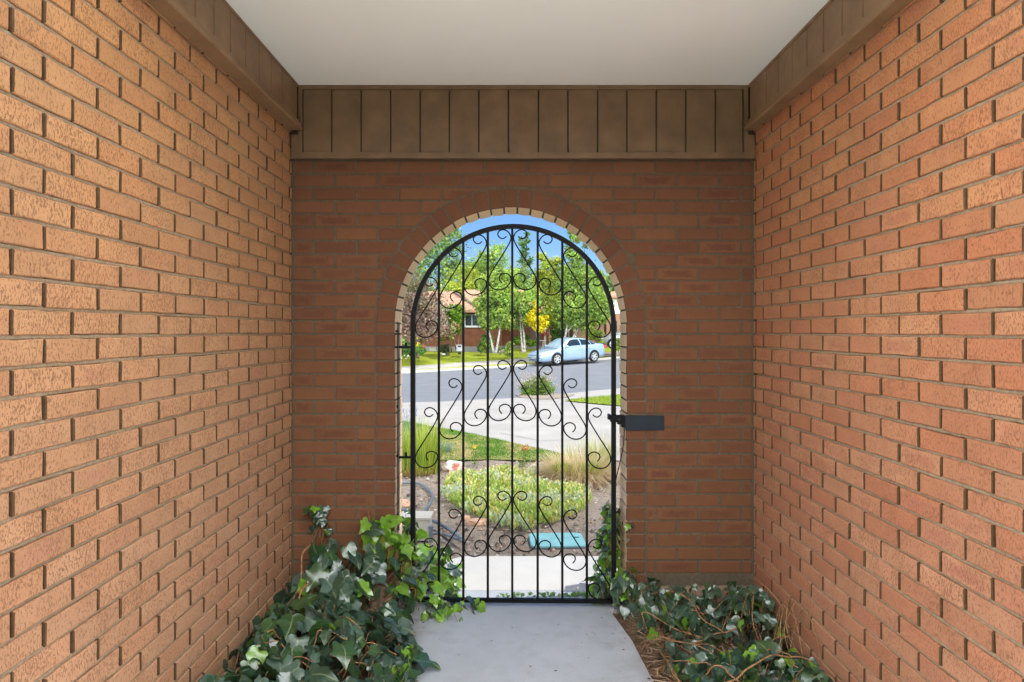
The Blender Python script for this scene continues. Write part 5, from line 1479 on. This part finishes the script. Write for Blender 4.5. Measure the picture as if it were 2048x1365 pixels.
vl_ = [(-2.3, .80, .45, 1.0), (-2.1, .92, .35, 1.08), (-1.0, .96, .32, 1.08), (.6, .96, .32, 1.05), (1.4, .95, .32, 1.0), (2.0, .90, .34, .92), (2.25, .80, .38, .80), (2.35, .62, .45, .66)]
vu_ = [(-2.25, .86, 1.06, .74, 1.50), (-2.0, .90, 1.07, .72, 1.70), (-1.0, .90, 1.07, .70, 1.78), (0, .90, 1.06, .70, 1.76), (.45, .90, 1.05, .72, 1.66), (1.0, .88, 1.03, .78, 1.30), (1.45, .84, .99, .80, 1.03)]
vb = at(1270, 699, 47.0)
van, part, lsec = vehicle('silver_van', 'silver minivan parked at the right edge, half hidden by the brick arch', 'van', vb, PI - 0.12, vl_, vu_, (1.45, -1.4), 0.36, M['carpaint2'],
        [(-.35, 1.0, 0, 0, .05, -.55), (-1.25, -.45, 0, 0, .05, .02), (-2.05, -1.35, 0, 0, .12, .02)], (.50, 1.38), (-2.24, -2.02))
mb = MB(); mb.box((2.30, -.4, .50), (2.37, .4, .68)); part(mb, 'grille', 'black')
for sg in (-1, 1):
    mb = MB(); mb.box((2.05, sg*.72 - .12, .72), (2.27, sg*.72 + .12, .86)); part(mb, 'headlight', 'lamp')
    mb = MB(); mb.box((.80, sg*1.02 - .1, 1.06), (.95, sg*1.02 + .1, 1.22)); part(mb, 'mirror', M['carpaint2'])

# ------------------------------------------------------------------ light
EL, AZ = math.radians(64), math.radians(84)       # azimuth measured from +Y towards +X: the sun stands to the right
sd = Vector((math.cos(EL) * math.sin(AZ), math.cos(EL) * math.cos(AZ), math.sin(EL)))
ld = bpy.data.lights.new('sun', 'SUN'); ld.energy = 4.2; ld.angle = math.radians(0.53); ld.color = (1.0, 0.955, 0.88)
lo = bpy.data.objects.new('sun', ld); COL.objects.link(lo); lo.rotation_euler = (-sd).to_track_quat('-Z', 'Y').to_euler(); lo.location = (8, 2, 16)
w = bpy.data.worlds.new('World'); sc.world = w; w.use_nodes = True
nt = w.node_tree; bg = nt.nodes['Background']; SKY_FILL = 64.0
sky = nt.nodes.new('ShaderNodeTexSky'); sky.sky_type = 'NISHITA'; sky.sun_disc = False
sky.sun_elevation = EL; sky.sun_rotation = AZ; sky.altitude = 1400; sky.air_density = 1.0; sky.dust_density = 0.6; sky.ozone_density = 1.2
def wn(t, **kw):
    n = nt.nodes.new(t)
    for k, v in kw.items(): setattr(n, k, v)
    return n
def wmath(op, a, b=0.0):
    m = wn('ShaderNodeMath', operation=op)
    for sock, v in ((m.inputs[0], a), (m.inputs[1], b)):
        if isinstance(v, (int, float)): sock.default_value = v
        else: nt.links.new(v, sock)
    return m.outputs[0]
def wramp(f, x0, x1):
    m = wn('ShaderNodeMapRange', interpolation_type='SMOOTHSTEP'); nt.links.new(f, m.inputs[0]); m.inputs[1].default_value = x0; m.inputs[2].default_value = x1
    return m.outputs[0]
tc = wn('ShaderNodeTexCoord'); sp = wn('ShaderNodeSeparateXYZ'); nt.links.new(tc.outputs['Generated'], sp.inputs[0])
# unseen porch fill added to the sky, a bank standing behind the viewer
fill_bank = wmath('MULTIPLY', wramp(wmath('MULTIPLY', sp.outputs[1], -1.0), 0.30, 0.62), wramp(sp.outputs[2], 0.03, 0.16))
cn = wn('ShaderNodeTexNoise'); cn.inputs['Scale'].default_value = 3.2; cn.inputs['Detail'].default_value = 6; nt.links.new(tc.outputs['Generated'], cn.inputs['Vector'])
fill_bank = wmath('MULTIPLY', fill_bank, wramp(cn.outputs['Fac'], 0.25, 0.50))
mx = wn('ShaderNodeMix', data_type='RGBA'); nt.links.new(fill_bank, mx.inputs[0]); gr = wn('ShaderNodeMix', data_type='RGBA', blend_type='MULTIPLY'); gr.inputs[0].default_value = 1.0; nt.links.new(sky.outputs[0], gr.inputs[6]); gr.inputs[7].default_value = (0.62, 0.86, 1.15, 1); nt.links.new(gr.outputs[2], mx.inputs[6]); mx.inputs[7].default_value = (SKY_FILL * 0.98, SKY_FILL * 1.0, SKY_FILL * 1.0, 1)
# thin cirrus in front
mp = wn('ShaderNodeMapping'); mp.inputs['Scale'].default_value = (2.2, 2.2, 9.0); nt.links.new(tc.outputs['Generated'], mp.inputs[0])
c2 = wn('ShaderNodeTexNoise'); c2.inputs['Scale'].default_value = 1.6; c2.inputs['Detail'].default_value = 7; nt.links.new(mp.outputs[0], c2.inputs['Vector'])
ci = wmath('MULTIPLY', wramp(c2.outputs['Fac'], 0.50, 0.78), 0.30)
mx2 = wn('ShaderNodeMix', data_type='RGBA'); nt.links.new(ci, mx2.inputs[0]); nt.links.new(mx.outputs[2], mx2.inputs[6]); mx2.inputs[7].default_value = (5.0, 5.2, 5.6, 1)
nt.links.new(mx2.outputs[2], bg.inputs['Color']); bg.inputs['Strength'].default_value = 0.15

# ------------------------------------------------------------------ camera
cd = bpy.data.cameras.new('camera'); cd.sensor_width = 36.0; cd.lens = 36.0 * F / 2048.0
cd.shift_y = -(682.5 - VPY) / 2048.0; cd.clip_start = 0.05; cd.clip_end = 2000
co = bpy.data.objects.new('camera', cd); COL.objects.link(co); co.location = (0, -CZ, H); co.rotation_euler = (PI / 2, 0, 0)
sc.camera = co
sc.render.engine = 'CYCLES'
sc.cycles.max_bounces = 14; sc.cycles.diffuse_bounces = 9; sc.cycles.glossy_bounces = 4; sc.cycles.transmission_bounces = 6
sc.cycles.sample_clamp_indirect = 8.0
sc.cycles.use_denoising = True
try: sc.cycles.denoiser = 'OPENIMAGEDENOISE'
except Exception: pass
sc.view_settings.view_transform = 'Standard'; sc.view_settings.look = 'None'; sc.view_settings.exposure = 0.0; sc.view_settings.gamma = 1.0
